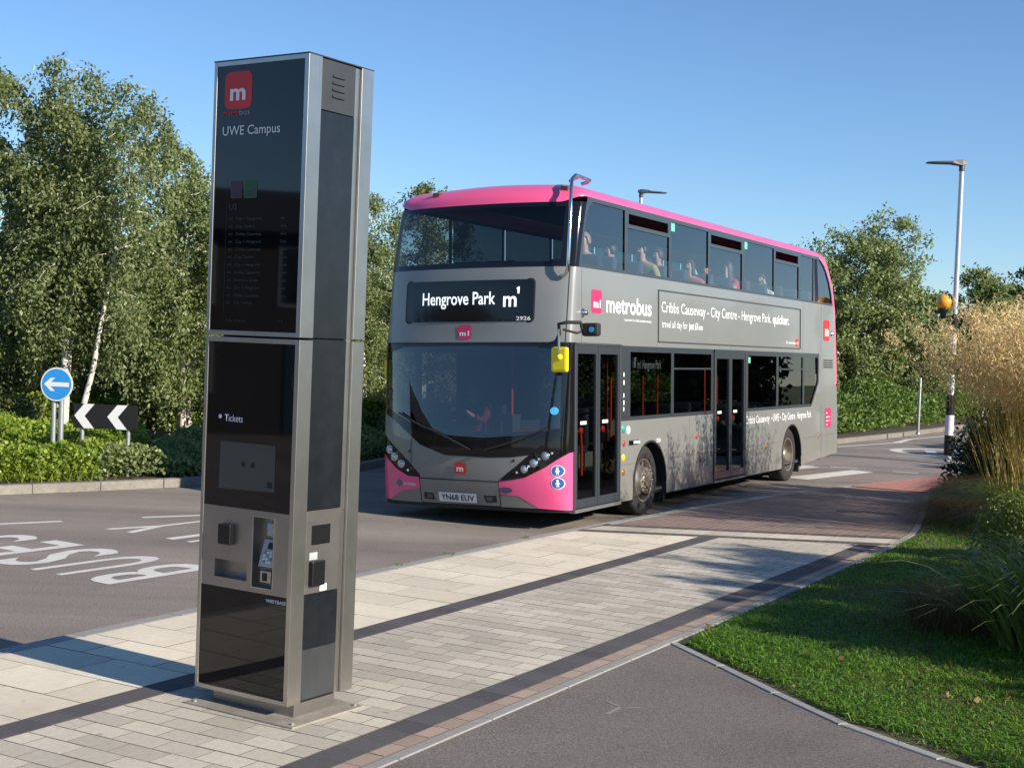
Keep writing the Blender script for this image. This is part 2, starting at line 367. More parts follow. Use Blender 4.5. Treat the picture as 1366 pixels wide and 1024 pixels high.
def cut1(n): return 13.62 + 0.5*(n+7.0)          # slanted end of the light paving
def laid(name, n0, n1, s0, dn, ds, m_, stagger=0.5, smax=99, many=None):
    """courses of blocks between n0 and n1, clipped at the slanted cross strip"""
    k = 0; s = s0; full = []
    while s < smax:
        off = (k % 2)*stagger*dn; n = n0 - off
        while n < n1-0.02:
            a, c = max(n, n0), min(n+dn, n1)
            if c-a > 0.03:
                if s+ds < cut1(a)-0.01 and s+ds < cut1(c)-0.01: full.append((a, s, c-a))
                elif s < cut1(c):
                    q = clip([(a, s), (c, s), (c, s+ds), (a, s+ds)], lambda p: cut1(p[0])-p[1])
                    if len(q) >= 3:
                        ar = abs(sum(q[i][0]*q[(i+1) % len(q)][1]-q[(i+1) % len(q)][0]*q[i][1] for i in range(len(q))))/2
                        if ar > 0.003: piece(name, q, m_, pavement)
            n += dn
        s += ds; k += 1
    return full
# kerb stones along the road, individually
s = 2.0; i = 0
M_kerb2 = M_kerb
while s < 29:
    ln = 0.914; k0, k1 = lerp_tab(KERB, s), lerp_tab(KERB, s+ln)
    bb = MB(); chamfered(bb, [(k0, s+0.003), (k0+0.14, s+0.003), (k1+0.14, s+ln-0.003), (k1, s+ln-0.003)], lambda p: zpav(p[1]), depth=0.22, c=0.012, side=0)
    bb.build('kerb_stone', M_kerb, pavement); s += ln
# large pale slabs beside the kerb
for a, s, w in laid('slab', -6.915, -5.69, 3.3, 0.6125, 0.42, M_slab, smax=15): block('slab', w, 0.42, a, s, M_slab, pavement, jz())
# charcoal band, field of small pavers, second charcoal band, pink course, edging
for a, s, w in laid('band_block', -5.69, -5.49, 3.0, 0.2, 0.2, M_dark, 0, smax=15): block('band_block', w, 0.2, a, s, M_dark, pavement, jz())
fl = laid('paver', -5.49, -4.13, 4.2, 0.272, 0.163, M_paver, smax=15.5)
fl.sort(key=lambda t: t[1])
far = MB()
for i, (a, s, w) in enumerate(fl):
    if i < 285: block('paver', w, 0.163, a, s, M_paver, pavement, jz())
    else: chamfered(far, shrink([(a, s), (a+w, s), (a+w, s+0.163), (a, s+0.163)], 0.003), lambda p: ZP)
if far.v: tag(far.build('far_pavers', [M_paver, M_joint], pavement), kind='stuff')
for a, s, w in laid('band_block', -4.13, -3.925, 3.6, 0.205, 0.2, M_dark, 0, smax=15.6): block('band_block', w, 0.2, a, s, M_dark, pavement, jz())
for a, s, w in laid('course_block', -3.925, -3.83, 3.6, 0.095, 0.2, M_pink, 0, smax=15.6): block('course_block', w, 0.2, a, s, M_pink, pavement, jz())
# cross bands at the end of the light paving (charcoal, pale, charcoal), then red block paving
def cross_band(name, d0, d1, m_, step):
    n = -6.915
    while n < -3.84:
        c = min(n+step, -3.83); piece(name, [(n, cut1(n)+d0), (c, cut1(c)+d0), (c, cut1(c)+d1), (n, cut1(n)+d1)], m_, pavement); n += step
cross_band('band_block', 0.0, 0.2, M_dark, 0.3)
cross_band('paver', 0.2, 0.62, M_paver, 0.3)
cross_band('band_block', 0.62, 0.82, M_dark, 0.3)
P = []
for i in range(60):
    t = i/59; row = []
    for j in range(9):
        u = j/8; sA = cut1(-6.9+3.07*u)+0.82; s = sA + (30-sA)*t; k, e = lerp_tab(KERB, s)+0.14, lerp_tab(EDGE, s)-0.03
        row.append(W(k+(e-k)*u, s, zpav(s)-0.001))
    P.append(row)
b = MB(); b.grid(P); o = b.build('block_paving', M_block, pavement); tag(o, kind='stuff')
# edging stones along the lawn / path
def edging(pts, w, m_, parent, ln=0.9, name='edging_stone', z=ZP+0.004):
    # resample polyline
    d = [0]
    for p, q in zip(pts, pts[1:]): d.append(d[-1]+math.dist(p, q))
    def at(t): return (float(np.interp(t, d, [p[0] for p in pts])), float(np.interp(t, d, [p[1] for p in pts])))
    t = 0
    while t < d[-1]-0.1:
        a, c = at(t+0.004), at(min(t+ln-0.004, d[-1])); dv = Vector((c[0]-a[0], c[1]-a[1])).normalized(); nv = Vector((dv.y, -dv.x))*w/2
        bb = MB(); poly = [(a[0]-nv.x, a[1]-nv.y), (a[0]+nv.x, a[1]+nv.y), (c[0]+nv.x, c[1]+nv.y), (c[0]-nv.x, c[1]-nv.y)]
        zz = z if not callable(z) else z(t)
        chamfered(bb, poly, lambda p: zz, depth=0.12, c=0.006, to=lambda x, y, z_: (x, y, z_), side=0); bb.build(name, m_, parent); t += ln
EL = [W(lerp_tab(EDGE, s)+0.035, s)[:2] for s in [2+0.6*i for i in range(38)]]
edging(EL, 0.075, M_kerb, pavement)
ER = [(1.20, 9.66), (1.38, 9.15), (1.57, 8.68), (1.70, 8.25), (1.90, 7.74), (2.36, 6.98), (3.1, 5.95), (4.2, 4.7)]
# footpath (asphalt) on the camera's side
path_poly = [W(-3.77, 9.0)[:2]] + [(1.17, 9.66)] + ER[1:] + [(6, 2.5), (6, -8), W(-3.77, -6)[:2]]
b = MB(); b.poly([(x, y, ZP-0.004) for x, y in path_poly]); path = tag(b.build('footpath', M_path), kind='structure')
edging(ER, 0.07, M_kerb, path, ln=0.7)
def er_x(y): return float(np.interp(y, [p[1] for p in reversed(ER)], [p[0] for p in reversed(ER)]))
# scuffs of old paint on the footpath
for pts in ([(.69, 7.72), (.715, 7.71), (.80, 7.86), (.78, 7.88)], [(.79, 7.86), (.82, 7.85), (.91, 7.88), (.905, 7.895)], [(.70, 8.02), (.73, 8.0), (.80, 7.90), (.775, 7.895)]):
    b_ = MB(); b_.poly([(x-.1, y, ZP-.0015) for x, y in pts]); b_.build('paint_scuff', mat('old_paint', (0.27, 0.24, 0.21), 0.8, var=.3, vscale=60), path, fixn=False)
# lawn ground
def zl(x, y):
    n, s = NS(x, y); d = max(0.0, n-lerp_tab(EDGE, s)-0.07)
    if y < 9.9: d = min(d, max(0.0, x-er_x(y)-0.035))
    return ZP - 0.006 + 0.018*min(d/0.15, 1) + 0.022*min(d, 4)
P = []
for i in range(50):
    t = i/49; s = 9.0 + 23*t; e = lerp_tab(EDGE, s)+0.07; row = []
    for j in range(24):
        n = e + 14*(j/23)**1.5; x, y, _ = W(n, s); row.append((x, y, zl(x, y)))
    P.append(row)
LAWN_ER = [(p[0]+0.035, p[1]) for p in ER]
b = MB(); b.grid(P)
lawn_near = [(er_x(y)+0.033, y) for y in [9.62-0.25*i for i in range(20)]]
P2 = [[(x+(0.0 if j == 0 else 1)*((12)*(j/11)**1.5), y, 0) for j in range(12)] for x, y in lawn_near]
P2 = [[(p[0], p[1], zl(p[0], p[1])-0.002 if NS(p[0], p[1])[1] < 8.6 else zl(p[0], p[1])-0.006) for p in r] for r in P2]
b.grid(P2); lawn = tag(b.build('lawn', mat('lawn_soil', (0.115, 0.092, 0.050), 0.95, var=0.4, vscale=14, bump=0.6, bscale=70), smooth=True), kind='structure')
# road markings
TD = Vector((-0.553, -0.833)); PD = Vector((-0.833, 0.553))
def rd(p, t, z=0.004): return (p*PD.x + t*TD.x, p*PD.y + t*TD.y, z)
def letter(ch, p0, p1, tb, tt): return text_part(ch, lambda u, v: rd(u, v), p0, p1, tb, tt-tb, M_white, road, bold=0.012, name='marking_letter')
for i, ch in enumerate('BUSES'): letter(ch, 9.22+0.61*i, 9.22+0.61*i+0.44, -9.08, -7.80)
for i, ch in enumerate('ONLY'): letter(ch, 9.52+0.62*i, 9.52+0.62*i+0.44, -11.25, -9.93)
def stripe(name, pts, z=0.004):
    b = MB(); b.poly([(x, y, z) for x, y in pts]); return b.build(name, M_white, road, fixn=False)
def dash(a, c, w=0.1, name='lane_dash'):
    d = Vector((c[0]-a[0], c[1]-a[1])).normalized(); n = Vector((-d.y, d.x))*w/2
    stripe(name, [(a[0]-n.x, a[1]-n.y), (c[0]-n.x, c[1]-n.y), (c[0]+n.x, c[1]+n.y), (a[0]+n.x, a[1]+n.y)])
dash((-7.6, 13.2), (-6.7, 13.95)); dash((-5.75, 14.68), (-4.92, 15.29)); dash((-4.18, 15.86), (-3.4, 16.36)); dash((-2.7, 16.85), (-1.9, 17.5))
# zebra crossing bars, give-way dashes, edge line with zigzag, mini-roundabout ring
def bar(c, d, ln, w): 
    d = Vector(d).normalized(); n = Vector((-d.y, d.x)); c = Vector(c)
    stripe('zebra_bar', [tuple(c-d*ln/2-n*w/2), tuple(c+d*ln/2-n*w/2), tuple(c+d*ln/2+n*w/2), tuple(c-d*ln/2+n*w/2)])
zd = (0.63, 0.777)
for k in range(5): bar((5.85-0.95*k*0.90, 25.15+0.95*k*0.72), zd, 2.7, 0.45)
dash((6.25, 26.95), (6.75, 26.8), 0.1); dash((7.3, 26.36), (7.75, 26.2), 0.1); dash((5.55, 27.2), (5.95, 27.05), 0.1)
dash((6.2, 31.0), (7.78, 32.9), 0.12, 'edge_line'); dash((7.78, 32.9), (9.85, 35.3), 0.12, 'edge_line'); dash((9.85, 35.3), (10.7, 37.1), 0.2, 'edge_line'); dash((10.7, 37.1), (13.2, 40.4), 0.12, 'edge_line')
ring = MB(); cx, cy = 10.15, 32.2
P = [[(cx+r*math.cos(a), cy+r*math.sin(a), 0.004) for r in (1.0, 1.28)] for a in [2*math.pi*i/40 for i in range(41)]]
ring.grid(P); ring.build('roundabout_ring', M_white, road)
for k in range(3):
    a = 0.4+k*0.35; stripe('roundabout_bar', [(cx-0.6+0.5*k, cy-0.5), (cx-0.35+0.5*k, cy-0.5), (cx-0.1+0.5*k, cy+0.5), (cx-0.35+0.5*k, cy+0.5)])
# tactile strip at the dropped kerb
tp = []
for s in [22.7+0.4*i for i in range(8)]:
    k = lerp_tab(KERB, s)+0.14
    for j in range(3): piece('tactile_slab', [(k+0.4*j, s), (k+0.4*j+0.4, s), (k+0.4*j+0.4, s+0.4), (k+0.4*j, s+0.4)], M_tact, pavement, zt=lambda p: zpav(p[1])+0.012)
# drain cover in the red paving
piece('drain_cover', [(-5.35, 18.3), (-4.65, 18.65), (-4.55, 18.45), (-5.25, 18.1)], mat('cast_iron', (0.045, 0.035, 0.033), 0.6, 0.4, var=0.2, vscale=40), pavement, zt=lambda p: zpav(p[1])+0.006)
# roundabout island on the left
ISL = [(-30, 6.0), (-16, 9.6), (-11, 13.4), (-8.6, 15.65), (-6.45, 17.42), (-5.6, 18.12), (-4.38, 19.25), (-3.3, 20.7), (-2.5, 22.3), (-1.9, 24.2), (-1.5, 27), (-1.6, 34), (-4, 44), (-30, 60)]
b = MB(); b.poly([(x, y, 0.10) for x, y in ISL]); island = tag(b.build('island', M_soil), kind='structure')
edging(ISL[1:12], 0.14, mat('kerb_old', (0.245, 0.225, 0.19), 0.85, var=0.25, vscale=12, objvar=0.1, stain=0.15), island, ln=0.914, name='kerb_stone', z=0.125)
# verge on the far side, right of the bus
VER = [(2.5, 28.5), (5.6, 30.6), (8.05, 34.05), (10.82, 38.25), (13.4, 42.5), (20, 54), (40, 90), (0, 90), (-1.2, 50)]
b = MB(); b.poly([(x, y, 0.10) for x, y in VER]); verge = tag(b.build('verge', M_soil), kind='structure')
edging(VER[:6], 0.15, mat('kerb_weathered', (0.20, 0.18, 0.15), 0.85, var=0.2, vscale=15, objvar=0.08), verge, ln=0.914, name='kerb_stone', z=0.125)
b = MB(); b.poly([(11.5, 30.5, 0.06), (14.5, 37, 0.06), (22, 50, 0.06), (60, 100, 0.06), (60, 20, 0.06), (20, 18, 0.06)]); tag(b.build('far_verge', M_turf), kind='structure')
# ------------------------------------------------------------------ information and ticket totem
M_steel = mat('brushed_steel', (0.50, 0.475, 0.43), 0.33, 0.95, var=0.10, vscale=6, bump=0.12, bscale=30, aniso=(1, 1, 0.02), stain=0.10, sscale=2.5)
M_steel2 = mat('steel_plate', (0.36, 0.33, 0.30), 0.40, 0.9, var=0.10, vscale=5, bump=0.06, bscale=40, stain=0.10, sscale=3)
M_glassblk = mat('black_glass', (0.004, 0.0045, 0.006), 0.03, 0, spec=0.55)
M_sidep = mat('slate_panel', (0.011, 0.013, 0.016), 0.25, 0, var=0.3, vscale=9, bump=0.03, bscale=60, spec=0.5, stain=0.3, sscale=5)
M_sidep2 = mat('grey_panel', (0.040, 0.043, 0.045), 0.42, 0, var=0.25, vscale=4, spec=0.5)
M_blkpl = mat('black_plastic', (0.006, 0.006, 0.0065), 0.4)
M_txt = mat('white_print', (0.75, 0.76, 0.77), 0.5)
M_txtdim = mat('screen_text', (0.016, 0.024, 0.028), 0.3, emit=((0.10, 0.16, 0.19), 0.035))
M_red = mat('red_print', (0.62, 0.028, 0.022), 0.4)
M_screen = mat('ticket_screen', (0.016, 0.020, 0.023), 0.10, emit=((0.11, 0.15, 0.165), 0.07))
M_lgrey = mat('light_grey_plastic', (0.42, 0.43, 0.43), 0.45, var=0.1, vscale=30)
totem = empty('ticket_totem', (-1.1245, 7.2965, ZP), (0, 0, math.atan2(-0.5432, 0.8396)),
              label='tall black glass and steel information totem with ticket machine on the pavement', cat='totem')
KF = lambda x, z: (x, -0.004, z)              # front print plane
SD = lambda y, z: (0.0, y, z)
H = 3.525
def tb(name, boxes, m_, bevel=0.0, smooth=False, parent=totem, c=None):
    bb = MB()
    for a, e in boxes: bb.box(a, e)
    return bb.build(name, m_, parent, bevel=bevel)
# front leaf: upper and lower steel frames
for nm, z0, z1 in (('upper_frame', 2.036, H), ('lower_frame', 0.078, 2.024)):
    bz = [((-0.687, 0.0, z0), (-0.664, 0.105, z1)), ((-0.030, 0.0, z0), (0.0, 0.105, z1)), ((-0.664, 0.0, z1-0.026), (-0.030, 0.105, z1)), ((-0.664, 0.0, z0), (-0.030, 0.105, z0+0.024))]
    tb(nm, bz, M_steel, bevel=0.0015)
tb('top_cap', [((-0.689, -0.003, H), (0.003, 0.535, H+0.006))], mat('cap_dark', (0.03, 0.03, 0.032), 0.5), parent=totem)
tb('display_glass', [((-0.664, 0.006, 2.06), (-0.030, 0.05, H-0.026))], M_glassblk)
tb('ticket_glass', [((-0.664, 0.006, 1.098), (-0.030, 0.05, 2.0))], M_glassblk)
tb('lower_glass', [((-0.664, 0.006, 0.102), (-0.030, 0.05, 0.655))], M_glassblk)
# steel fascia with openings: build as strips around the recess and the slot
ry0, ry1, rz0, rz1 = -0.284, -0.137, 0.687, 1.064; sy0, sy1, sz0, sz1 = -0.567, -0.325, 0.708, 0.806
bb = MB(); Y0, Y1 = 0.003, 0.02
for a, e in (((-0.664, 0.655), (sy0, 1.098)), ((sy0, 0.655), (sy1, sz0)), ((sy0, sz1), (sy1, 1.098)), ((sy1, 0.655), (ry0, 1.098)), ((ry0, 0.655), (ry1, rz0)), ((ry0, rz1), (ry1, 1.098)), ((ry1, 0.655), (-0.030, 1.098))):
    bb.poly([(a[0], Y0, a[1]), (e[0], Y0, a[1]), (e[0], Y0, e[1]), (a[0], Y0, e[1])])
fascia = bb.build('fascia', M_steel2, totem)
bb = MB()
for (x0, x1, z0, z1, dp) in ((sy0, sy1, sz0, sz1, 0.07), (ry0, ry1, rz0, rz1, 0.06)):
    F0 = [(x0, Y0, z0), (x1, Y0, z0), (x1, Y0, z1), (x0, Y0, z1)]; F1 = [(x, dp, z) for x, _, z in F0]
    bb.add(F0+F1, [(0, 1, 5, 4), (1, 2, 6, 5), (2, 3, 7, 6), (3, 0, 4, 7), (4, 5, 6, 7)])
bb.build('recess_liner', M_steel2, fascia)
tb('card_hood', [((-0.515, -0.034, 0.895), (-0.425, 0.003, 1.005))], M_blkpl, bevel=0.004, parent=fascia)
bb = MB()   # bezel around recess
for a, e in (((ry0-0.006, rz0-0.006), (ry0, rz1+0.006)), ((ry1, rz0-0.006), (ry1+0.006, rz1+0.006)), ((ry0, rz1), (ry1, rz1+0.006)), ((ry0, rz0-0.006), (ry1, rz0))):
    bb.box((a[0], -0.002, a[1]), (e[0], 0.006, e[1]))
bb.build('recess_bezel', M_steel, fascia)
tb('contactless_reader', [((-0.212, 0.03, 0.968), (-0.150, 0.058, 1.035))], M_lgrey, bevel=0.003, parent=fascia)
bb = MB(); bb.add([(-0.25, 0.055, 0.79), (-0.143, 0.055, 0.79), (-0.143, 0.055, 0.945), (-0.25, 0.055, 0.945), (-0.25, 0.010, 0.80), (-0.143, 0.010, 0.80), (-0.147, 0.042, 0.945), (-0.235, 0.042, 0.945)],
    [(0, 1, 2, 3), (4, 5, 6, 7), (0, 1, 5, 4), (1, 2, 6, 5), (2, 3, 7, 6), (3, 0, 4, 7)])
pin = bb.build('pin_pad', M_lgrey, fascia)
bb = MB(); bb.poly([(-0.205, 0.0285, 0.895), (-0.153, 0.0285, 0.895), (-0.155, 0.036, 0.93), (-0.2, 0.036, 0.93)]); bb.build('pin_screen', M_blkpl, pin)
for r in range(4):
    for c in range(3):
        z = 0.82+0.017*r; y = 0.010+(z-0.80)/0.145*0.032-0.002; x = -0.222+0.022*c
        q = MB(); q.box((x, y-0.002, z), (x+0.015, y+0.006, z+0.011)); q.build('key', M_txt if (r+c) % 3 else mat('key_grey', (0.25, 0.26, 0.27), 0.5), pin)
tb('card_slot', [((-0.245, 0.02, 0.712), (-0.165, 0.058, 0.775))], M_steel, bevel=0.003, parent=fascia)
tb('slot_mouth', [((-0.225, 0.016, 0.722), (-0.195, 0.022, 0.765))], M_blkpl, parent=fascia)
# body between the leaves, side claddings on the sun side
tb('core', [((-0.655, 0.105, 0.09), (-0.022, 0.43, H-0.004))], mat('core_dark', (0.03, 0.03, 0.032), 0.6))
for nm, z0, z1, m_ in (('vent_panel', 3.25, H-0.006, M_sidep2), ('side_panel', 2.037, 3.245, M_sidep), ('side_panel', 1.114, 2.028, M_sidep), ('side_panel', 0.366, 0.658, M_sidep), ('side_panel', 0.09, 0.362, M_sidep2)):
    for x0, x1 in ((-0.022, -0.003), (-0.684, -0.655)):
        p_ = tb(nm, [((x0, 0.107, z0), (x1, 0.384, z1))], m_, bevel=0.0015)
        if nm == 'vent_panel' and x0 > -0.1:
            for k in range(4):
                z = 3.322+0.036*k; q = MB(); q.add([(-0.003, 0.193, z), (-0.003, 0.288, z), (0.006, 0.288, z+0.004), (0.006, 0.193, z+0.004), (-0.003, 0.193, z+0.020), (-0.003, 0.288, z+0.020)], [(0, 1, 2, 3), (3, 2, 5, 4), (0, 3, 4), (1, 5, 2)]); q.build('louvre', M_sidep2, p_)
svc = tb('service_panel', [((-0.022, 0.107, 0.662), (-0.001, 0.384, 1.110))], M_steel2, bevel=0.0015)
tb('service_panel', [((-0.684, 0.107, 0.662), (-0.655, 0.384, 1.110))], M_steel2, bevel=0.0015)
tb('sticker_plate', [((-0.002, 0.15, 0.925), (0.0015, 0.30, 1.03))], M_blkpl, parent=svc)
tb('smart_reader', [((-0.002, 0.135, 0.705), (0.028, 0.24, 0.84))], M_blkpl, bevel=0.006, parent=svc)
tb('notice', [((-0.002, 0.228, 0.668), (0.0015, 0.285, 0.705))], M_txt, parent=svc)
tb('notice', [((-0.002, 0.135, 0.845), (0.0015, 0.20, 0.885))], M_lgrey, parent=svc)
tb('lock', [((-0.002, 0.255, 0.735), (0.006, 0.28, 0.755))], M_steel, parent=svc)
# channel and rear leaf
tb('channel', [((-0.68, 0.388, 0.078), (-0.012, 0.43, H-0.006))], M_steel)
for z0, z1 in ((2.036, H), (0.078, 2.024)): tb('rear_frame', [((-0.687, 0.432, z0), (0.004, 0.532, z1))], M_steel, bevel=0.002)
tb('plinth', [((-0.600, 0.060, 0.0), (-0.004, 0.39, 0.079))], M_steel2, bevel=0.002)
tb('base_plate', [((-0.68, -0.09, -0.004), (0.12, 0.50, 0.010))], mat('dull_plate', (0.36, 0.32, 0.26), 0.6, 0.25, var=0.25, vscale=8, stain=0.2, sscale=6), bevel=0.003)
for x, y in ((-0.63, -0.05), (0.085, -0.05), (0.085, 0.46)):
    q = MB(); q.lathe([(0.001, 0.010), (0.010, 0.010), (0.011, 0.0)], (x, y, 0.010), seg=8); q.build('anchor_bolt', MATS['dull_plate'], totem)
# prints on the glass
GP = lambda x, z: (x, 0.0045, z)
lg = flat_part('emblem', rrect(-0.607, -0.405, 3.262, 3.466, 0.042), GP, M_red, totem)
KT = lambda x, z: (x, 0.0030, z)
text_part('m', KT, -0.566, -0.452, 3.312, 0.092, M_txt, lg, bold=0.03)
text_part('metro', KT, -0.616, -0.498, 3.228, 0.032, M_red, totem, bold=0.01); text_part('bus', KT, -0.492, -0.413, 3.228, 0.032, mat('dim_print', (0.25, 0.27, 0.29), 0.5), totem, bold=0.01)
text_part('UWE Campus', KT, -0.612, -0.192, 3.122, 0.052, M_txt, totem, bold=0.004)
a1 = flat_part('route_badge', rrect(-0.54, -0.452, 2.778, 2.872, 0.01), GP, mat('badge_plum', (0.055, 0.016, 0.032), 0.3), totem); text_part('m1', KT, -0.528, -0.464, 2.790, 0.040, M_txtdim, a1, bold=0.012)
a2 = flat_part('route_badge', rrect(-0.442, -0.345, 2.778, 2.872, 0.01), GP, mat('badge_green', (0.022, 0.075, 0.022), 0.3), totem); text_part('m3', KT, -0.428, -0.358, 2.790, 0.040, M_txtdim, a2, bold=0.012)
text_part('U3', KT, -0.543, -0.490, 2.715, 0.034, M_txtdim, totem)
rows = [('m1', 'City + Hengrove', 'due'), ('m3', 'City Centre', '2min'), ('m1', 'Cribbs Causeway', '4min'), ('m1', 'City + Hengrove', '7min'), ('m1', 'Cribbs Causeway', '12min'), ('m3', 'City Centre', '15min'), ('m1', 'City + Hengrove', '18min'), ('m1', 'Cribbs Causeway', '21min'), ('m3', 'Emersons Green', '23min'), ('m1', 'City + Hengrove', '26min'), ('m1', 'Cribbs Causeway', '30min'), ('m3', 'City Centre', '32min')]
for i, (r, d_, t_) in enumerate(rows):
    z = 2.660-0.0415*i; text_part(r, KT, -0.543, -0.517, z, 0.017, M_txtdim, totem); text_part(d_, KT, -0.490, -0.490+0.0125*len(d_), z, 0.017, M_txtdim, totem); text_part(t_, KT, -0.165, -0.165+0.0105*len(t_), z, 0.017, M_txtdim, totem)
text_part('Friday 24 August', KT, -0.545, -0.395, 2.108, 0.014, M_txtdim, totem)
text_part('17:15', KT, -0.165, -0.125, 2.108, 0.014, M_txtdim, totem)
flat_part('screen_edge', [(-0.566, 2.06), (-0.5645, 2.06), (-0.5645, 2.885), (-0.566, 2.885)], GP, M_txtdim, totem)
flat_part('ticket_mark', disc(-0.562, 1.588, 0.012) , GP, M_txt, totem)
text_part('Tickets', KT, -0.526, -0.392, 1.565, 0.040, M_txt, totem, bold=0.004)
flat_part('ticket_screen', [(-0.556, 1.195), (-0.146, 1.205), (-0.148, 1.455), (-0.552, 1.455)], GP, M_screen, totem)
for x in (-0.39, -0.32): flat_part('screen_icon', rrect(x, x+0.025, 1.325, 1.352, 0.004), KT, M_blkpl, totem)
flat_part('screen_icon', rrect(-0.20, -0.165, 1.225, 1.258, 0.004), KT, M_blkpl, totem)
text_part('WESTBASE', KT, -0.180, -0.036, 0.615, 0.018, M_txt, totem, bold=0.015)
# ------------------------------------------------------------------ double-deck bus
LEAN = 0.0391; BYAW = 0.4897
bus = empty('double_deck_bus', (1.0065, 16.4396, 0.0), (-LEAN, 0, math.pi/2-BYAW), label='grey double-deck bus with pink roof pulling up at the kerb', cat='bus')
BUSM = Matrix.LocRotScale(Vector((1.0065, 16.4396, 0.0)), Matrix.Rotation(math.pi/2-BYAW, 3, 'Z') @ Matrix.Rotation(-LEAN, 3, 'X'), None)
WD = 2.55
M_grey = mat('bus_grey', (0.215, 0.222, 0.210), 0.30, 0.0, var=0.04, vscale=2, coat=0.5, stain=0.05, sscale=1.2, spec=0.5)
def road_film(m_):
    """dry road dust on the lowest panels, in splashes"""
    nt = m_.node_tree; b_ = nt.nodes['Principled BSDF']; L = nt.links.new; src = b_.inputs['Base Color'].links[0].from_socket
    tc = nt.nodes.new('ShaderNodeTexCoord'); sp = nt.nodes.new('ShaderNodeSeparateXYZ'); L(tc.outputs['Object'], sp.inputs[0])
    mr = nt.nodes.new('ShaderNodeMapRange'); mr.inputs['From Min'].default_value = .95; mr.inputs['From Max'].default_value = .22; L(sp.outputs['Z'], mr.inputs['Value'])
    mp = nt.nodes.new('ShaderNodeMapping'); mp.inputs['Scale'].default_value = (2.2, 2.2, .7); L(tc.outputs['Object'], mp.inputs['Vector'])
    n = nt.nodes.new('ShaderNodeTexNoise'); n.inputs['Scale'].default_value = 2.0; n.inputs['Detail'].default_value = 8; n.inputs['Roughness'].default_value = .7; L(mp.outputs[0], n.inputs['Vector'])
    mu = nt.nodes.new('ShaderNodeMath'); mu.operation = 'MULTIPLY'; L(mr.outputs[0], mu.inputs[0]); L(n.outputs['Fac'], mu.inputs[1])
    mx = nt.nodes.new('ShaderNodeMix'); mx.data_type = 'RGBA'; L(mu.outputs[0], mx.inputs[0]); L(src, mx.inputs[6]); mx.inputs[7].default_value = (0.17, 0.145, 0.115, 1); L(mx.outputs[2], b_.inputs['Base Color'])
    ro = nt.nodes.new('ShaderNodeMapRange'); ro.inputs['To Min'].default_value = .3; ro.inputs['To Max'].default_value = .75; L(mu.outputs[0], ro.inputs['Value']); L(ro.outputs[0], b_.inputs['Roughness'])
road_film(M_grey)
M_pinkb = mat('bus_pink', (0.84, 0.105, 0.265), 0.30, 0.0, coat=0.5, var=0.03, vscale=2)
M_frame = mat('bus_window_frame', (0.040, 0.047, 0.053), 0.30, 0, coat=0.2)
M_blackg = mat('bus_black_gloss', (0.006, 0.006, 0.007), 0.07, 0, spec=0.5)
M_blackr = mat('rubber_black', (0.016, 0.016, 0.016), 0.7)
M_tyre = mat('tyre', (0.022, 0.021, 0.020), 0.8, var=0.2, vscale=14, bump=0.2, bscale=50)
M_alu = mat('door_aluminium', (0.14, 0.145, 0.15), 0.38, 0.6)
M_int = mat('bus_interior', (0.045, 0.047, 0.052), 0.6)
M_intl = mat('bus_interior_light', (0.09, 0.092, 0.095), 0.6)
M_floor = mat('bus_floor', (0.05, 0.05, 0.055), 0.7)
M_seat = mat('seat_moquette', (0.045, 0.05, 0.075), 0.9, var=0.4, vscale=40)
M_pole = mat('orange_handrail', (0.85, 0.07, 0.02), 0.35)
M_badge = mat('badge_crimson', (0.62, 0.03, 0.12), 0.4)
M_wprint = mat('bus_white_print', (0.78, 0.79, 0.79), 0.45)
M_blue = mat('sticker_blue', (0.02, 0.09, 0.36), 0.4)
M_lblue = mat('sticker_light_blue', (0.06, 0.38, 0.72), 0.4)
M_yel = mat('mirror_yellow', (0.88, 0.72, 0.02), 0.35)
M_chrome = mat('chrome', (0.62, 0.62, 0.62), 0.18, 1.0)
M_rim = mat('wheel_rim', (0.50, 0.43, 0.35), 0.38, 0.75, var=0.25, vscale=12, stain=0.2, sscale=8)
G_up = glass_mat('glass_upper_deck', (0.78, 0.84, 0.88), 1.6, 1.0, add=0.08)
G_off = glass_mat('glass_tinted', (0.07, 0.085, 0.09), 1.5, 1.0)
G_low = glass_mat('glass_lower_deck', (0.30, 0.33, 0.33), 1.5, 1.0, add=0.0)
G_door = glass_mat('glass_door', (0.40, 0.43, 0.42), 1.5, 1.0, add=0.0)
G_ws = glass_mat('glass_windscreen', (0.30, 0.33, 0.35), 1.6, 1.0, add=0.05)
G_wsu = glass_mat('glass_upper_windscreen', (0.36, 0.40, 0.42), 1.45, 1.0, add=0.0)
XF = [(.2, -.76), (.6, -.86), (1.0, -.88), (2.2, -.715), (3.0, -.685), (3.85, -.56), (4.2, -.3)]
XS = [(.2, -.5), (2.2, -.5), (2.4, -.45), (3.1, -.37), (3.5, -.28), (3.9, -.15), (4.2, -.02)]
RT = [(.33, 11.08), (2.0, 10.98), (3.0, 10.84), (3.3, 10.72), (3.5, 10.6), (3.7, 10.4), (3.9, 10.15), (4.09, 9.75), (4.18, 9.5)]
def smooth_tab(T, z):
    zs = [a for a, _ in T]; return sum(float(np.interp(z+d, zs, [b for _, b in T])) for d in (-0.12, -0.06, 0, 0.06, 0.12))/5
def xs_(z): return smooth_tab(XS, z)
def xr_(z): return float(np.interp(z, [a for a, _ in RT], [b for _, b in RT]))
def fx(y, z):
    n = 2.5 if z < 2.3 else max(2.0, 2.5-.55*(z-2.3))
    t = min(abs((y-1.275)/1.275), 1.0); a = smooth_tab(XF, z); b_ = xs_(z)
    return b_-(b_-a)*max(0.0, 1-t**n)**(1/n)
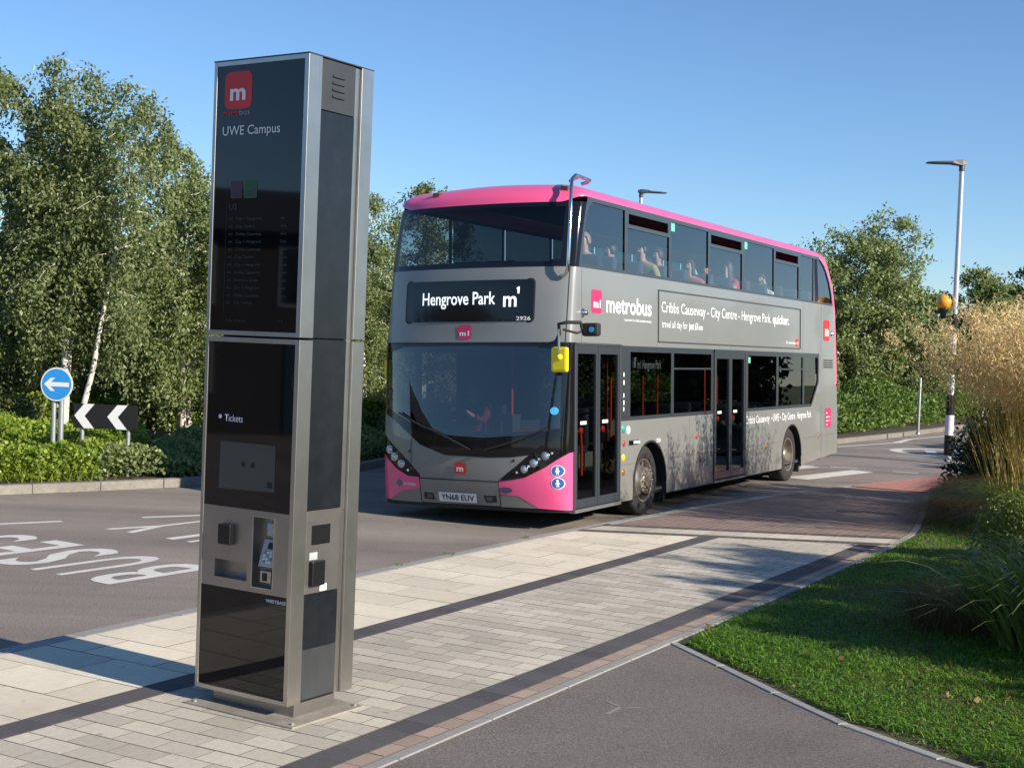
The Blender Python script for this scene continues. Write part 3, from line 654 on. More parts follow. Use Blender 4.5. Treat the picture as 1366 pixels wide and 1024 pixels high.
YN = sorted(1.275+1.275*math.copysign(abs(math.sin(a))**0.8, a) for a in np.linspace(-math.pi/2, math.pi/2, 49))
def tabf(T):
    if not isinstance(T, (list, tuple)): return lambda y: T
    T = sorted(T); return lambda y: float(np.interp(y, [a for a, _ in T], [b for _, b in T]))
def fr(name, y0, y1, zb, zt, m_, off=0.0, nz=8, parent=None, label=None):
    """a sheet lying on the curved bus front between zb(y) and zt(y)"""
    kn = [y0, y1] + [y for y in YN if y0 < y < y1]
    for T in (zb, zt):
        if isinstance(T, (list, tuple)): kn += [a for a, _ in T if y0 < a < y1]
    kn = sorted(set(round(k, 4) for k in kn)); fb, ft = tabf(zb), tabf(zt); P = []
    for y in kn:
        P.append([(fx(y, z)-off, y, z) for z in [fb(y)+(ft(y)-fb(y))*i/nz for i in range(nz+1)]])
    b = MB(); b.grid(P); o = b.build(name, m_, parent or bus, smooth=True, fixn=False)
    if label: o['label'] = label
    return o
FM = lambda off: (lambda u, v: (fx(-u, v)-off, -u, v))
def front_print(name, outline, m_, off, parent, sub=2):
    return flat_part(name, outline, FM(off), m_, parent, sub=sub)
# --- front skin
WSB = [(0, 1.13), (.118, 1.097), (.24, 1.05), (.414, .906), (.62, .875), (.939, .862), (1.507, .872), (1.863, .985), (2.192, 1.204), (2.382, 1.303), (2.55, 1.36)]
GLB = [(.09, 1.215), (.5, 1.13), (1.0, 1.09), (1.5, 1.11), (1.9, 1.20), (2.2, 1.315), (2.46, 1.42)]
GLT = [(.09, 2.10), (.4, 2.155), (1.275, 2.165), (2.2, 2.155), (2.46, 2.08)]
fr('upper_windscreen', .17, 2.40, 3.15, 3.80, G_wsu, nz=10)
fr('upper_surround', 0, 2.55, 3.085, 3.15, M_blackg, nz=2); fr('upper_surround', 0, 2.55, 3.80, 3.858, M_blackg, nz=2)
fr('upper_surround', 0, .17, 3.15, 3.80, M_blackg); fr('upper_surround', 2.40, 2.55, 3.15, 3.80, M_frame)
front_mid = fr('front_panel', 0, 2.55, 2.205, 3.085, M_grey, nz=12)
fr('windscreen', .09, 2.46, GLB, GLT, G_ws, nz=14)
fr('windscreen_surround', .0, .09, tabf(WSB)(0.05), 2.205, M_blackg)
fr('windscreen_surround', .09, 2.46, GLT, 2.205, M_blackg, nz=3); fr('windscreen_surround', .09, 2.46, WSB, GLB, M_blackg, nz=4)
fr('windscreen_surround', 2.46, 2.55, WSB, 2.205, M_blackg)
HLT_R = [(0, 1.13), (.118, 1.097), (.24, 1.05), (.414, .906), (.60, .75), (.765, .622)]; PKR_T = [(0, .935), (.238, .767), (.458, .652), (.62, .62), (.80, .592)]
HLT_L = [(1.885, .63), (2.07, .80), (2.42, 1.04), (2.55, 1.09)]; PKL_T = [(1.885, .60), (2.065, .609), (2.254, .692), (2.438, .821), (2.55, .885)]
hl_r = fr('headlamp_cluster', 0, .765, PKR_T, HLT_R, M_blackg, nz=4); hl_l = fr('headlamp_cluster', 1.885, 2.55, PKL_T, HLT_L, M_blackg, nz=4)
nose_b = [(.414, .902), (.60, .745), (.765, .618), (.79, .58), (1.88, .58), (1.89, .632), (2.07, .802), (2.42, 1.042), (2.55, 1.092)]
nose = fr('nose_panel', .414, 2.55, nose_b, WSB, M_grey, nz=6, off=-0.004)
pkr_b = [(0, .265), (.34, .287), (.56, .42), (.80, .438)]; pkl_b = [(1.885, .456), (2.17, .416), (2.40, .295), (2.55, .29)]
pk_r = fr('corner_panel', 0, .80, pkr_b, PKR_T, M_pinkb, nz=6, label='pink lower corner panel by the doors'); pk_l = fr('corner_panel', 1.885, 2.55, pkl_b, PKL_T, M_pinkb, nz=6, label='pink lower corner panel on the road side')
bump_ = fr('bumper', .80, 1.885, .295, .58, M_grey, nz=6, off=0.004)
fr('bumper', .34, .80, .285, pkr_b, M_grey, nz=2, off=-0.003); fr('bumper', 1.885, 2.40, .285, pkl_b, M_grey, nz=2, off=-0.003)
fr('bumper_lip', .02, 2.5, .24, .29, M_blackr, nz=2, off=-0.02)
# shut lines
M_seam = mat('shut_line', (0.012, 0.012, 0.012), 0.8)
for y0, y1, T in ((.02, .80, PKR_T), (1.885, 2.53, PKL_T), (.80, 1.885, .582), (0.0, 2.55, 2.203)):
    if isinstance(T, list): fr('shut_line', y0, y1, [(a, b-0.006) for a, b in T], [(a, b+0.004) for a, b in T], M_seam, off=0.006, nz=1)
    else: fr('shut_line', y0, y1, T-0.006, T+0.004, M_seam, off=0.007, nz=1)
for y, z0, z1 in ((.80, .295, .59), (1.885, .295, .61), (2.0, .76, 1.05)): fr('shut_line', y-.004, y+.004, z0, z1, M_seam, off=0.007, nz=6)
fr('shut_line', 0.06, 0.068, 2.21, 3.08, M_seam, off=0.004, nz=6)
# headlamps (projector lenses)
for cl, pts in ((hl_r, ((.228, .899, .042), (.358, .813, .042), (.47, .74, .038), (.16, .93, .016), (.30, .86, .016), (.42, .775, .016), (.56, .70, .014))), (hl_l, ((2.359, .905, .042), (2.271, .822, .042), (2.158, .743, .040), (2.05, .67, .014)))):
    for y, z, r in pts:
        x = fx(y, z); b = MB(); b.lathe([(r*1.25, -.004), (r*1.25, -.014), (r, -.016), (r*.8, -.010)], (x, y, z), 'x', 16, 0); b.build('lamp_bezel', M_chrome, cl, smooth=True)
        b = MB(); b.lathe([(r*.95, -.010), (r*.85, -.022), (r*.5, -.030), (0.001, -.032)], (x, y, z), 'x', 16); b.build('lamp_lens', mat('lamp_lens', (0.5, 0.55, 0.6), 0.05, 0.6), cl, smooth=True)
# destination display
dest = front_print('destination_display', rrect(-2.195, -.446, 2.45, 2.94, .05, 6), M_blackg, .006, bus, sub=4)
b = MB()
PP = rrect(-2.195, -.446, 2.45, 2.94, .05, 6); Q = rrect(-2.21, -.431, 2.435, 2.955, .06, 6)
P = [[FM(.0075)(*p) for p in PP+PP[:1]], [FM(.0035)(*p) for p in Q+Q[:1]]]; b.grid(P); b.build('display_rim', M_seam, dest)
M_led = mat('led_text', (0.7, 0.72, 0.72), 0.5, emit=((0.9, 0.95, 1.0), 0.55))
text_part('Hengrove Park', FM(.010), -1.945, -.93, 2.655, .155, M_led, dest, bold=0.012)
text_part('m', FM(.010), -.826, -.655, 2.625, .185, M_led, dest, bold=0.02); front_print('lettering', [(-.648, 2.775), (-.622, 2.775), (-.622, 2.855), (-.640, 2.855), (-.660, 2.835), (-.660, 2.822), (-.648, 2.828)], M_led, .010, dest, sub=0)
text_part('2926', FM(.010), -.655, -.475, 2.462, .046, M_wprint, dest, bold=0.02)
def badge(body, x0, x1, z0, z1, parent, fmap2, m_=M_badge, ts=.36, pad=.14):
    q = flat_part('emblem', rrect(x0, x1, z0, z1, (x1-x0)*.16), fmap2(.005), m_, parent)
    w = x1-x0; text_part(body, fmap2(.008), x0+w*pad, x1-w*pad, z0+(z1-z0)*.24, (z1-z0)*ts, M_wprint, q, bold=0.03); return q
badge('m1', -1.425, -1.246, 2.245, 2.41, front_mid, FM); badge('m', -1.374, -1.223, .655, .79, nose, FM, M_red, .52, .2)
# number plate, fog lamps, maker's marks, stickers
pl = front_print('number_plate', rrect(-1.62, -1.10, .318, .428, .008), mat('plate_white', (0.78, 0.78, 0.75), 0.4), .014, bus)
text_part('YN68 EUV', FM(.018), -1.585, -1.135, .338, .070, mat('plate_black', (0.01, 0.01, 0.01), 0.5), pl, bold=0.012)
for y0 in (-1.835, -1.015): 
    f_ = front_print('fog_recess', [(y0, .335), (y0+.15, .330), (y0+.13, .41), (y0, .415)] if y0 < -1.5 else [(y0+.03, .33), (y0+.175, .335), (y0+.175, .415), (y0, .41)], M_blackr, .007, bump_)
    front_print('fog_lens', rrect(y0+.04, y0+.12, .348, .398, .01), mat('fog_lens', (0.10, 0.10, 0.085), 0.15, 0.2), .010, f_)
text_part('SCANIA', FM(.006), -2.14, -1.945, .488, .032, M_wprint, pk_l, bold=0.02)
front_print('marker_badge', [(-2.27, .505), (-2.215, .455), (-2.16, .505), (-2.215, .555)], mat('badge_teal', (0.03, 0.22, 0.17), 0.4), .006, pk_l)
front_print('maker_badge', disc(-.715, .487, .085, ry=.036), mat('badge_steel', (0.10, 0.12, 0.22), 0.3, 0.5), .006, pk_r)
for zc in (.725, .582):
    q = front_print('pictogram', disc(-.105, zc, .068), M_wprint, .006, pk_r); front_print('pictogram_disc', disc(-.105, zc, .060), M_blue, .008, q)
    front_print('pictogram_figure', disc(-.105, zc+.032, .013), M_wprint, .010, q)
    front_print('pictogram_figure', [(-.118, zc-.045), (-.110, zc-.045), (-.105, zc-.015), (-.100, zc-.045), (-.091, zc-.045), (-.094, zc+.0), (-.085, zc-.012), (-.080, zc-.008), (-.094, zc+.018), (-.116, zc+.018), (-.130, zc-.008), (-.124, zc-.012), (-.115, zc)], M_wprint, .010, q)
front_print('round_sticker', disc(-.150, 1.415, .045), M_lblue, .004, bus)
for y, z in ((1.94, 4.0), (.24, 4.0)):
    b = MB(); b.cbox((fx(y, 3.98)+.03, y-.05, z-.02), (fx(y, 3.98)+.11, y+.05, z+.05), .012); b.build('roof_marker_lamp', mat('lamp_amber_dark', (0.12, 0.06, 0.03), 0.3), bus)
for y, z in ((2.03, .90), (.60, .835)):
    b = MB(); b.lathe([(.016, 0), (.016, -.008), (0.001, -.008)], (fx(y, z)+.004, y, z), 'x', 10); b.build('panel_lock', M_blackr, nose)
# wiper
b = MB(); b.tube([(fx(1.15, .95)-.03, 1.15, .95), (fx(1.5, 1.1)-.04, 1.5, 1.1), (fx(1.95, 1.25)-.04, 1.95, 1.25), (fx(2.2, 1.36)-.035, 2.2, 1.36)], .012, 6); b.build('wiper', M_blackr, bus)
b = MB(); b.tube([(fx(.95, .95)-.03, .95, .95), (fx(.6, 1.05)-.04, .6, 1.05), (fx(.2, 1.22)-.035, .22, 1.22)], .012, 6); b.build('wiper', M_blackr, bus)
# --- roof: contour rings shrinking inwards
def ring(k):
    a = (k/12)*math.pi/2; ins = .42*(1-math.cos(a)); z = 3.925+.175*math.sin(a); insf = .75*(1-math.cos(a))
    def front(y):
        w = abs(y-1.275)/1.275; s_ = max(0.0, (w-.80)/.20); s_ = s_*s_*(3-2*s_)
        zb = 3.853+.072*s_; zt_ = 4.155-.055*w**2; zz = zb+(zt_-zb)*math.sin(a)
        i_ = insf+(ins-insf)*s_
        return (fx(y, min(zz, 3.87))+i_*(1-w**3)+ins*.7*w**3, 1.275+(y-1.275)*(1.275-ins)/1.275, zz)
    pts = [front(y) for y in reversed(YN)]
    xe = xr_(min(z, 4.17))-ins*.6
    for i in range(1, 12):
        xx, zz0 = pts[len(YN)-1][0], pts[len(YN)-1][2]; pts.append((xx+(xe-xx)*i/12, ins, zz0+(z-zz0)*min(1, i/2)))
    for i in range(9): pts.append((xe, ins+(WD-2*ins)*i/8, z+.055*math.sin(a)*(1-(2*i/8-1)**2)))
    for i in range(1, 12):
        xx, zz0 = pts[0][0], pts[0][2]; pts.append((xe+(xx-xe)*i/12, WD-ins, z if i < 11 else (z+zz0)/2))
    return pts
RG = [ring(k) for k in range(13)]
b = MB(); b.grid(RG, closed=True)
top = RG[-1]; n0 = len(b.v); base = 12*len(top)
for p in top: b.v.append((min(max(p[0], .75), 9.1), 1.275+(p[1]-1.275)*.45, 4.165))
m0 = len(b.v)
for p in top: b.v.append((min(max(p[0], 1.3), 8.6), 1.275, 4.172))
for i in range(len(top)):
    j = (i+1) % len(top); b.f += [(base+i, base+j, n0+j, n0+i), (n0+i, n0+j, m0+j, m0+i)]; b.m += [0, 0]
roof = b.build('roof', M_pinkb, bus, smooth=True, fixn=True)
bm_ = bmesh.new(); bm_.from_mesh(roof.data); bmesh.ops.remove_doubles(bm_, verts=bm_.verts[:], dist=.001); bm_.to_mesh(roof.data); bm_.free()
b = MB(); b.box((0.2, .35, 4.02), (9.4, 2.2, 4.04)); b.build('ceiling', M_intl, bus)
# --- nearside (doors side)
def zreg(name, z0, z1, x0f, x1f, m_, y=0.0, nz=8, parent=None, nx=1):
    g_ = lambda f, z: f(z) if callable(f) else f
    P = [[(g_(x0f, z)+(g_(x1f, z)-g_(x0f, z))*i/nx, y, z) for i in range(nx+1)] for z in [z0+(z1-z0)*i/nz for i in range(nz+1)]]
    b = MB(); b.grid(P); return b.build(name, m_, parent or bus, smooth=True, fixn=False)
def arch(x, c, r): 
    d = x-c; return .40+math.sqrt(max(r*r-d*d, 0)) if abs(d) < r else 0.0
def zskirt(x): 
    base = .245 if x < 8.6 else .245+.09*(x-8.6)/2.4
    return max(base, arch(x, 1.83, .56), arch(x, 8.13, .56))
def xreg(name, xa, xb, zt, m_, y=0.0, parent=None):
    n = int((xb-xa)/.03)+2; P = []
    for i in range(n):
        x = xa+(xb-xa)*i/(n-1); P.append([(x, y, zskirt(x)), (x, y, (zskirt(x)+zt)/2), (x, y, zt)])
    b = MB(); b.grid(P); return b.build(name, m_, parent or bus, smooth=True, fixn=False)
SM = lambda off: (lambda u, v: (u, -off, v))
mid = zreg('side_panel', 2.19, 3.085, xs_, lambda z: xr_(z)-.11, M_grey)
low1 = xreg('lower_panel', .83, 4.22, 1.25, M_grey); low2 = xreg('lower_panel', 5.67, 11.06, 1.245, M_grey)
kink = lambda z: 9.78 if z > 1.67 else 9.78-(1.67-z)*.48/.43
rearq = zreg('rear_quarter', 1.245, 2.19, kink, lambda z: xr_(z)-(.11 if z > 1.6 else 0.0), M_grey, nz=20)
zreg('rear_edge', 1.62, 3.925, lambda z: xr_(z)-.11, xr_, M_pinkb, nz=30)
zreg('rear_edge', 3.30, 3.925, lambda z: w8(z)+.03, lambda z: xr_(z)-.11, M_pinkb, nz=20) if False else None
# rear wall
P = [[(xr_(z), y, z) for y in (0, .3, 2.25, 2.55)] for z in np.linspace(.33, 3.925, 24)]
b = MB(); b.grid(P); b.build('rear_wall', M_pinkb, bus, smooth=True)
# offside wall panels
for z0, z1 in ((.25, 1.25), (2.19, 3.085)): zreg('side_panel', z0, z1, xs_, lambda z: xr_(z), M_grey, y=WD)
# upper windows: frame rails, posts, panes (nearside)
W8 = [(3.085, 10.70), (3.3, 10.62), (3.5, 10.48), (3.7, 10.25), (3.8, 10.08), (3.88, 9.85), (3.925, 9.7)]
def w8(z): return float(np.interp(z, [a for a, _ in W8], [c_ for _, c_ in W8]))
panes = [((lambda z: xs_(z)+.05+.10*max(0, (z-3.70)/.175)**2), .955), (1.045, 2.44), (2.52, 3.955), (4.045, 5.46), (5.58, 7.06), (7.13, 8.465), (8.575, 9.39), (9.43, None)]
for yy, nm in ((0.0, 'near'), (WD, 'off')):
    zreg('window_frame', 3.085, 3.125, xs_, w8, M_frame, y=yy, nz=2, nx=20); zreg('window_frame', 3.875, 3.927, lambda z: xs_(z), lambda z: w8(z), M_frame, y=yy, nz=3, nx=20)
    
    zreg('window_post', 3.125, 3.875, xs_, panes[0][0], M_frame, y=yy, nz=16)
    for i in range(len(panes)-1): zreg('window_post', 3.125, 3.875, panes[i][1], panes[i+1][0], M_frame, y=yy, nz=1)
    zreg('window_post', 3.125, 3.875, lambda z: w8(z)-.07, w8, M_frame, y=yy, nz=16)
    zreg('window_surround', 3.085, 3.925, w8, lambda z: max(w8(z)+.001, xr_(z)-.11), M_pinkb, y=yy, nz=20)
    for i, (a, c_) in enumerate(panes):
        ins = .014 if yy == 0 else -.014
        z1 = 3.875
        if i in (1, 3, 5) and yy == 0:
            fbar = zreg('window_post', 3.665, 3.70, a, c_, M_frame, y=yy, nz=1)
            z1 = 3.665
            b = MB()
            for (p, q, r_, s_) in ((a, a+.03, 3.70, 3.875), (c_-.03, c_, 3.70, 3.875), (a+.03, c_-.03, 3.845, 3.875), (a+.03, c_-.03, 3.70, 3.715)): b.box((p, .0, r_), (q, .02, s_))
            hop = b.build('hopper_frame', M_frame, bus)
            b = MB(); b.add([(a+.03, .015, 3.715), (c_-.03, .015, 3.715), (c_-.03, .11, 3.845), (a+.03, .11, 3.845)], [(0, 1, 2, 3)]); b.build('hopper_pane', G_up, hop)
        w_ = zreg('window', 3.125, z1, a, c_ if c_ else (lambda z: w8(z)-.07), (G_up if (yy == 0 or i < 1) else G_off), y=yy+ins, nz=14)
        if i in (2, 4) and yy == 0: flat_part('exit_sticker', rrect(a+.02, a+.15, 3.76, 3.87, .005), lambda u, v: (u, .008, v), mat('sticker_mint', (0.16, 0.55, 0.40), 0.5), w_)
# mid panel details
ad = MB()
for p, q, r_, s_ in ((2.06, 8.58, 2.935, 2.950), (2.06, 8.58, 2.255, 2.27), (2.06, 2.075, 2.27, 2.935), (8.565, 8.58, 2.27, 2.935)): ad.box((p, -.014, r_), (q, .0, s_))
adf = ad.build('advert_frame', mat('frame_grey', (0.10, 0.105, 0.10), 0.4, 0.3), bus)
def sp(body, x0, x1, base, cap, bold=0.0, m_=M_wprint, parent=None, it=0.0): return text_part(body, SM(.005), x0, x1, base, cap, m_, parent or mid, bold=bold, italic=it)
sp('Cribbs Causeway - City Centre - Hengrove Park.', 2.18, 6.92, 2.655, .150, .004); sp('quicker.', 7.0, 7.92, 2.655, .150, .03)
sp('travel all day for', 2.19, 3.14, 2.455, .100, .004); sp('just \u00a34', 3.19, 3.56, 2.455, .100, .03); sp('.00', 3.57, 3.74, 2.455, .06, .02)
sp('it\'s metrobus', 7.75, 8.30, 2.335, .048, .02); badge('m', 8.33, 8.46, 2.30, 2.43, mid, SM, M_red, .5, .2)
badge('m1', -.02, .27, 2.565, 2.845, mid, SM); sp('metrobus', .39, 1.83, 2.59, .215, .022)
sp('operated by', .95, 1.28, 2.50, .034, .01); sp('bristol community transport', 1.30, 1.83, 2.50, .034, .02)
badge('m', 10.06, 10.46, 2.43, 2.81, mid, SM, M_red, .5, .2)
sp('Cribbs Causeway', 5.66, 6.88, 1.055, .125, .012, parent=low2); sp('UWE', 7.05, 7.38, 1.055, .125, .012, parent=low2); sp('City Centre', 7.55, 8.30, 1.055, .125, .012, parent=low2); sp('Hengrove Park', 8.42, 9.28, 1.055, .125, .012, parent=low2)
sp('2926', 2.02, 2.18, .935, .055, .02, parent=low1)
for x, z in ((7.0, 1.105), (7.45, 1.105)): flat_part('dot', disc(x, z, .02), SM(.005), M_wprint, low2)
q = flat_part('emblem', rrect(10.20, 10.60, .84, 1.20, .05), SM(.005), M_badge, low2)
for i_, (t_, x1) in enumerate((('the', 10.36), ('quicker', 10.52), ('way to', 10.50), ('go', 10.36))): text_part(t_, SM(.008), 10.25, x1, 1.09-.07*i_, .035, M_wprint, q, bold=.02)
b = MB(); b.lathe([(.05, 0), (.05, -.012), (.03, -.018), (.03, -.06), (0.001, -.06)], (-.27, 0, 2.555), 'y', 14); b.build('side_socket', M_chrome, bus, smooth=True)
b = MB(); b.lathe([(.045, 0), (.045, -.01), (.025, -.012), (.025, -.05), (0.001, -.05)], (10.58, 0, 2.565), 'y', 14); b.build('side_socket', M_chrome, bus, smooth=True)
for x in (-.30, 2.035, 4.95, 8.75, 9.9):
    b = MB(); b.box((x, -.0015, 2.20), (x+.006, .0, 3.08) if x in (-.30, 9.9, 8.75) else (x+.006, .0, 2.25)); b.build('shut_line', mat('shut_line_soft', (0.09, 0.09, 0.085), 0.7), bus)
for (x0, x1, z) in ((.83, 1.28, .70), (2.41, 4.2, .70), (5.7, 7.55, .70), (8.72, 11.0, .70)):
    b = MB(); b.box((x0, -.0015, z), (x1, .0, z+.006)); b.build('shut_line', MATS['shut_line_soft'], bus)
for x in (3.25, 6.5, 9.9, 10.0):
    b = MB(); b.box((x, -.0015, .30), (x+.006, .0, 1.24)); b.build('shut_line', MATS['shut_line_soft'], bus)
gr_ = MB(); gr_.box((10.04, -.004, 1.915), (10.72, .0, 2.105)); g0 = gr_.build('vent_grille', M_grey, bus)
for k in range(4):
    for j in range(2):
        b = MB(); b.box((10.07+.32*j, -.007, 1.935+.042*k), (10.36+.32*j, -.002, 1.957+.042*k)); b.build('slot', M_blackr, g0)
# rain gutter above the doors
b = MB(); b.box((-.47, -.022, 2.185), (.86, .0, 2.20)); b.build('gutter', M_alu, bus)
# round badges and lamps on the lower side
for nm, x, z, r, m_ in (('round_sticker', .945, 1.155, .055, mat('sticker_teal', (0.04, 0.33, 0.24), 0.4)), ('round_sticker', 1.10, 1.13, .055, M_wprint), ('push_button', .955, .97, .04, mat('red_plastic', (0.42, 0.03, 0.03), 0.4)), ('round_sticker', .945, .79, .05, mat('sticker_yellow', (0.75, 0.50, 0.02), 0.4)), ('side_lamp', .945, .61, .045, mat('amber_lens', (0.30, 0.10, 0.015), 0.25)), ('side_lamp', 3.70, .62, .045, MATS['amber_lens'] if 'amber_lens' in MATS else None), ('side_lamp', 6.72, .66, .045, None), ('side_lamp', 9.76, .70, .042, None), ('push_button', 3.52, .95, .035, MATS.get('red_plastic'))):
    b = MB(); b.lathe([(r, 0), (r*.95, -.008), (0.001, -.012)], (x, 0, z), 'y', 16); b.build(nm, m_ or MATS['amber_lens'], bus, smooth=True)
b = MB(); b.cbox((1.12, -.03, .945), (1.40, .0, 1.0), .008); b.build('side_repeater', M_blackg, bus); b = MB(); b.cbox((1.20, -.036, .955), (1.40, -.028, .99), .004); b.build('side_repeater_lens', M_wprint, bus)
# --- lower windows
LW = [(.94, 1.06, 'p'), (1.16, 2.55, 'w'), (2.65, 4.12, 'w'), (5.79, 7.24, 'w'), (7.36, 8.75, 'w'), (8.86, 9.71, 'k')]
zreg('window_frame', 1.25, 1.30, .83, 4.22, M_frame, nz=1); zreg('window_frame', 2.115, 2.19, .83, 4.22, M_frame, nz=1)
zreg('window_frame', 1.245, 1.295, 5.67, kink, M_frame, nz=2); zreg('window_frame', 2.115, 2.19, 5.67, 9.78, M_frame, nz=1)
for a, c_ in ((.83, 1.16), (2.55, 2.65), (4.12, 4.22), (5.67, 5.79), (7.24, 7.36), (8.75, 8.86)): zreg('window_post', 1.295, 2.115, a, c_, M_frame, nz=1)
zreg('window_post', 1.295, 2.115, lambda z: kink(z)-.07, kink, M_frame, nz=16)
for a, c_, k in LW:
    if k == 'w':
        w_ = zreg('window', 1.295, 2.115, a, c_, G_low, y=.014, nz=1)
        if abs(a-1.16) < .01: text_part('m1 Hengrove Park', lambda u, v: (u, .030, v), 1.46, 2.26, 1.905, .115, mat('led_dim', (0.3, 0.33, 0.33), 0.5, emit=((0.5, 0.56, 0.56), 0.25)), w_, bold=0.004)
        if a in (2.65, 7.36): zreg('window_post', 1.895, 1.92, a, c_, M_frame, nz=1)
        if abs(a-5.79) < .01: flat_part('exit_sticker', rrect(a+.03, a+.13, 2.0, 2.09, .005), lambda u, v: (u, .008, v), MATS['sticker_mint'], w_)
    elif k == 'k': zreg('window', 1.295, 2.115, a, lambda z: kink(z)-.07, G_low, y=.014, nz=14)
# vertical sign strip on the first pillar
for i, z in enumerate((1.83, 1.73, 1.57, 1.48, 1.40)):
    flat_part('pillar_icon', disc(.945, z, .018, ry=.03) if i % 2 == 0 else rrect(.93, .965, z-.03, z+.03, .01), SM(.004), M_wprint, bus)
zreg('offside_frame', 1.25, 1.32, xs_, 10.9, M_frame, y=WD, nz=1); zreg('offside_frame', 2.10, 2.19, xs_, 10.9, M_frame, y=WD, nz=1)
xo = [-.5, .15, .3, 1.55, 1.65, 3.05, 3.15, 4.55, 4.65, 6.05, 6.15, 7.55, 7.65, 9.0]
for a, c_ in zip(xo[1::2], xo[2::2]): zreg('offside_frame', 1.32, 2.10, a, c_, M_frame, y=WD, nz=1)
for a, c_ in zip(xo[0::2], xo[1::2]): zreg('window', 1.32, 2.10, a, c_, G_low, y=WD-.014, nz=1)
zreg('side_panel', 1.32, 2.10, 9.0, lambda z: xr_(z), M_grey, y=WD, nz=4)
# --- doors: each leaf a frame, a pane and an orange handrail
def leaf(x0, x1, z0, z1, hx, hand):
    b = MB(); w = .055
    for a, c_ in (((x0, z0), (x0+w, z1)), ((x1-w, z0), (x1, z1)), ((x0+w, z1-.09), (x1-w, z1)), ((x0+w, z0), (x1-w, z0+.10))): b.box((a[0], -.012, a[1]), (c_[0], .03, c_[1]))
    d = b.build('door', M_frame, bus, bevel=.003)
    zreg('pane', z0+.10, z1-.09, x0+w, x1-w, G_door, y=.010, nz=1, parent=d)
    b = MB(); zc = 1.16
    if hand == 'long': b.tube([(hx-.17, .07, zc-.02), (hx-.06, .07, zc), (hx, .07, zc+.015), (hx+.045, .07, zc-.04), (hx+.07, .07, zc-.18), (hx+.07, .07, zc-.52)], .017, 8)
    else: b.tube([(hx-.15, .07, zc-.02), (hx-.05, .07, zc), (hx+.03, .07, zc+.01)], .017, 8)
    b.build('handrail', M_pole, d, smooth=True)
    b = MB(); b.lathe([(.001, -.02), (.04, -.02), (.045, 0), (.04, .02), (.001, .02)], (hx, .05, zc+.01), 'y', 14); b.build('door_button', M_pole, d, smooth=True)
    flat_part('notice', rrect(hx-.10, hx+.07, zc+.085, zc+.125, .006), lambda u, v: (u, .006, v), M_txt, d)
    return d
for x0, x1, z0, z1 in ((-.49, .82, .245, 2.17), (4.24, 5.65, .265, 2.15)):
    b = MB(); b.box((x0, -.014, z1-.005), (x1, .03, z1+.035)); b.build('door_header', M_frame, bus)
    b = MB(); b.box((x0-.005, -.016, z0), (x0+.018, .03, z1)); b.box((x1-.018, -.016, z0), (x1+.012, .03, z1)); b.build('door_frame', M_alu, bus)
leaf(-.465, .155, .275, 2.165, -.20, 'long'); leaf(.165, .80, .275, 2.165, .42, 'short')
leaf(4.27, 4.94, .29, 2.145, 4.52, 'x'); leaf(4.95, 5.62, .29, 2.145, 5.22, 'x')
b = MB(); b.box((-.50, -.03, .225), (.82, .05, .262)); b.build('door_step', mat('step_steel', (0.35, 0.35, 0.35), 0.4, 0.7), bus)
b = MB(); b.box((4.24, -.02, .24), (5.65, .05, .27)); b.build('door_step', MATS['step_steel'], bus)
# --- wheels
def wheel(x, yo, front, off=0.0):
    c_ = (x, yo, .455+off); b = MB()
    prof = [(.285, .27), (.33, .28), (.42, .275), (.452, .24), (.46, .20), (.46, .07), (.452, .02), (.43, .0), (.34, -.012), (.30, -.005), (.286, .01)]
    prof = [(r, h) for r, h in prof]; b.lathe(prof, c_, 'y', 40); t = b.build('wheel', M_tyre, bus, smooth=True)
    b = MB()
    if front: pr = [(.288, .02), (.280, -.004), (.265, .0), (.255, .03), (.245, .05), (.205, .045), (.175, .01), (.165, -.03), (.10, -.045), (.095, -.075), (.06, -.085), (.001, -.085)]
    else: pr = [(.288, .02), (.280, -.004), (.265, .0), (.255, .05), (.24, .13), (.20, .155), (.16, .155), (.12, .14), (.11, .06), (.08, .03), (.001, .03)]
    b.lathe(pr, c_, 'y', 36); r = b.build('rim', M_rim, t, smooth=True, auto=40)
    for k in range(10):
        a = 2*math.pi*(k+.5)/10
        if front:
            b = MB(); b.lathe([(.030, -.006), (.030, .02)], (c_[0]+.222*math.cos(a), c_[1]+.040, c_[2]+.222*math.sin(a)), 'y', 10)
            b.poly([(c_[0]+.222*math.cos(a)+.03*math.cos(q_), c_[1]+.034, c_[2]+.222*math.sin(a)+.03*math.sin(q_)) for q_ in [2*math.pi*j/10 for j in range(10)]]); b.build('hand_hole', M_blackr, t)
        a = 2*math.pi*k/10; rr_ = .135 if front else .18; yy = -.045 if front else .15
        b = MB(); b.lathe([(.015, .02), (.015, -.025), (.001, -.03)], (c_[0]+rr_*math.cos(a), c_[1]+yy, c_[2]+rr_*math.sin(a)), 'y', 6); b.build('wheel_nut', M_rim, t)
    return t
wheel(1.74, .055, True); wheel(8.09, .055, False)
def plain_wheel(x, y):
    b = MB(); b.lathe([(.001, .0), (.28, .0), (.43, .0), (.46, .05), (.46, .23), (.43, .28), (.001, .28)], (x, y, .455+.095), 'y', 32); b.build('wheel', M_tyre, bus, smooth=True)
plain_wheel(1.74, 2.20); plain_wheel(8.09, 2.20)
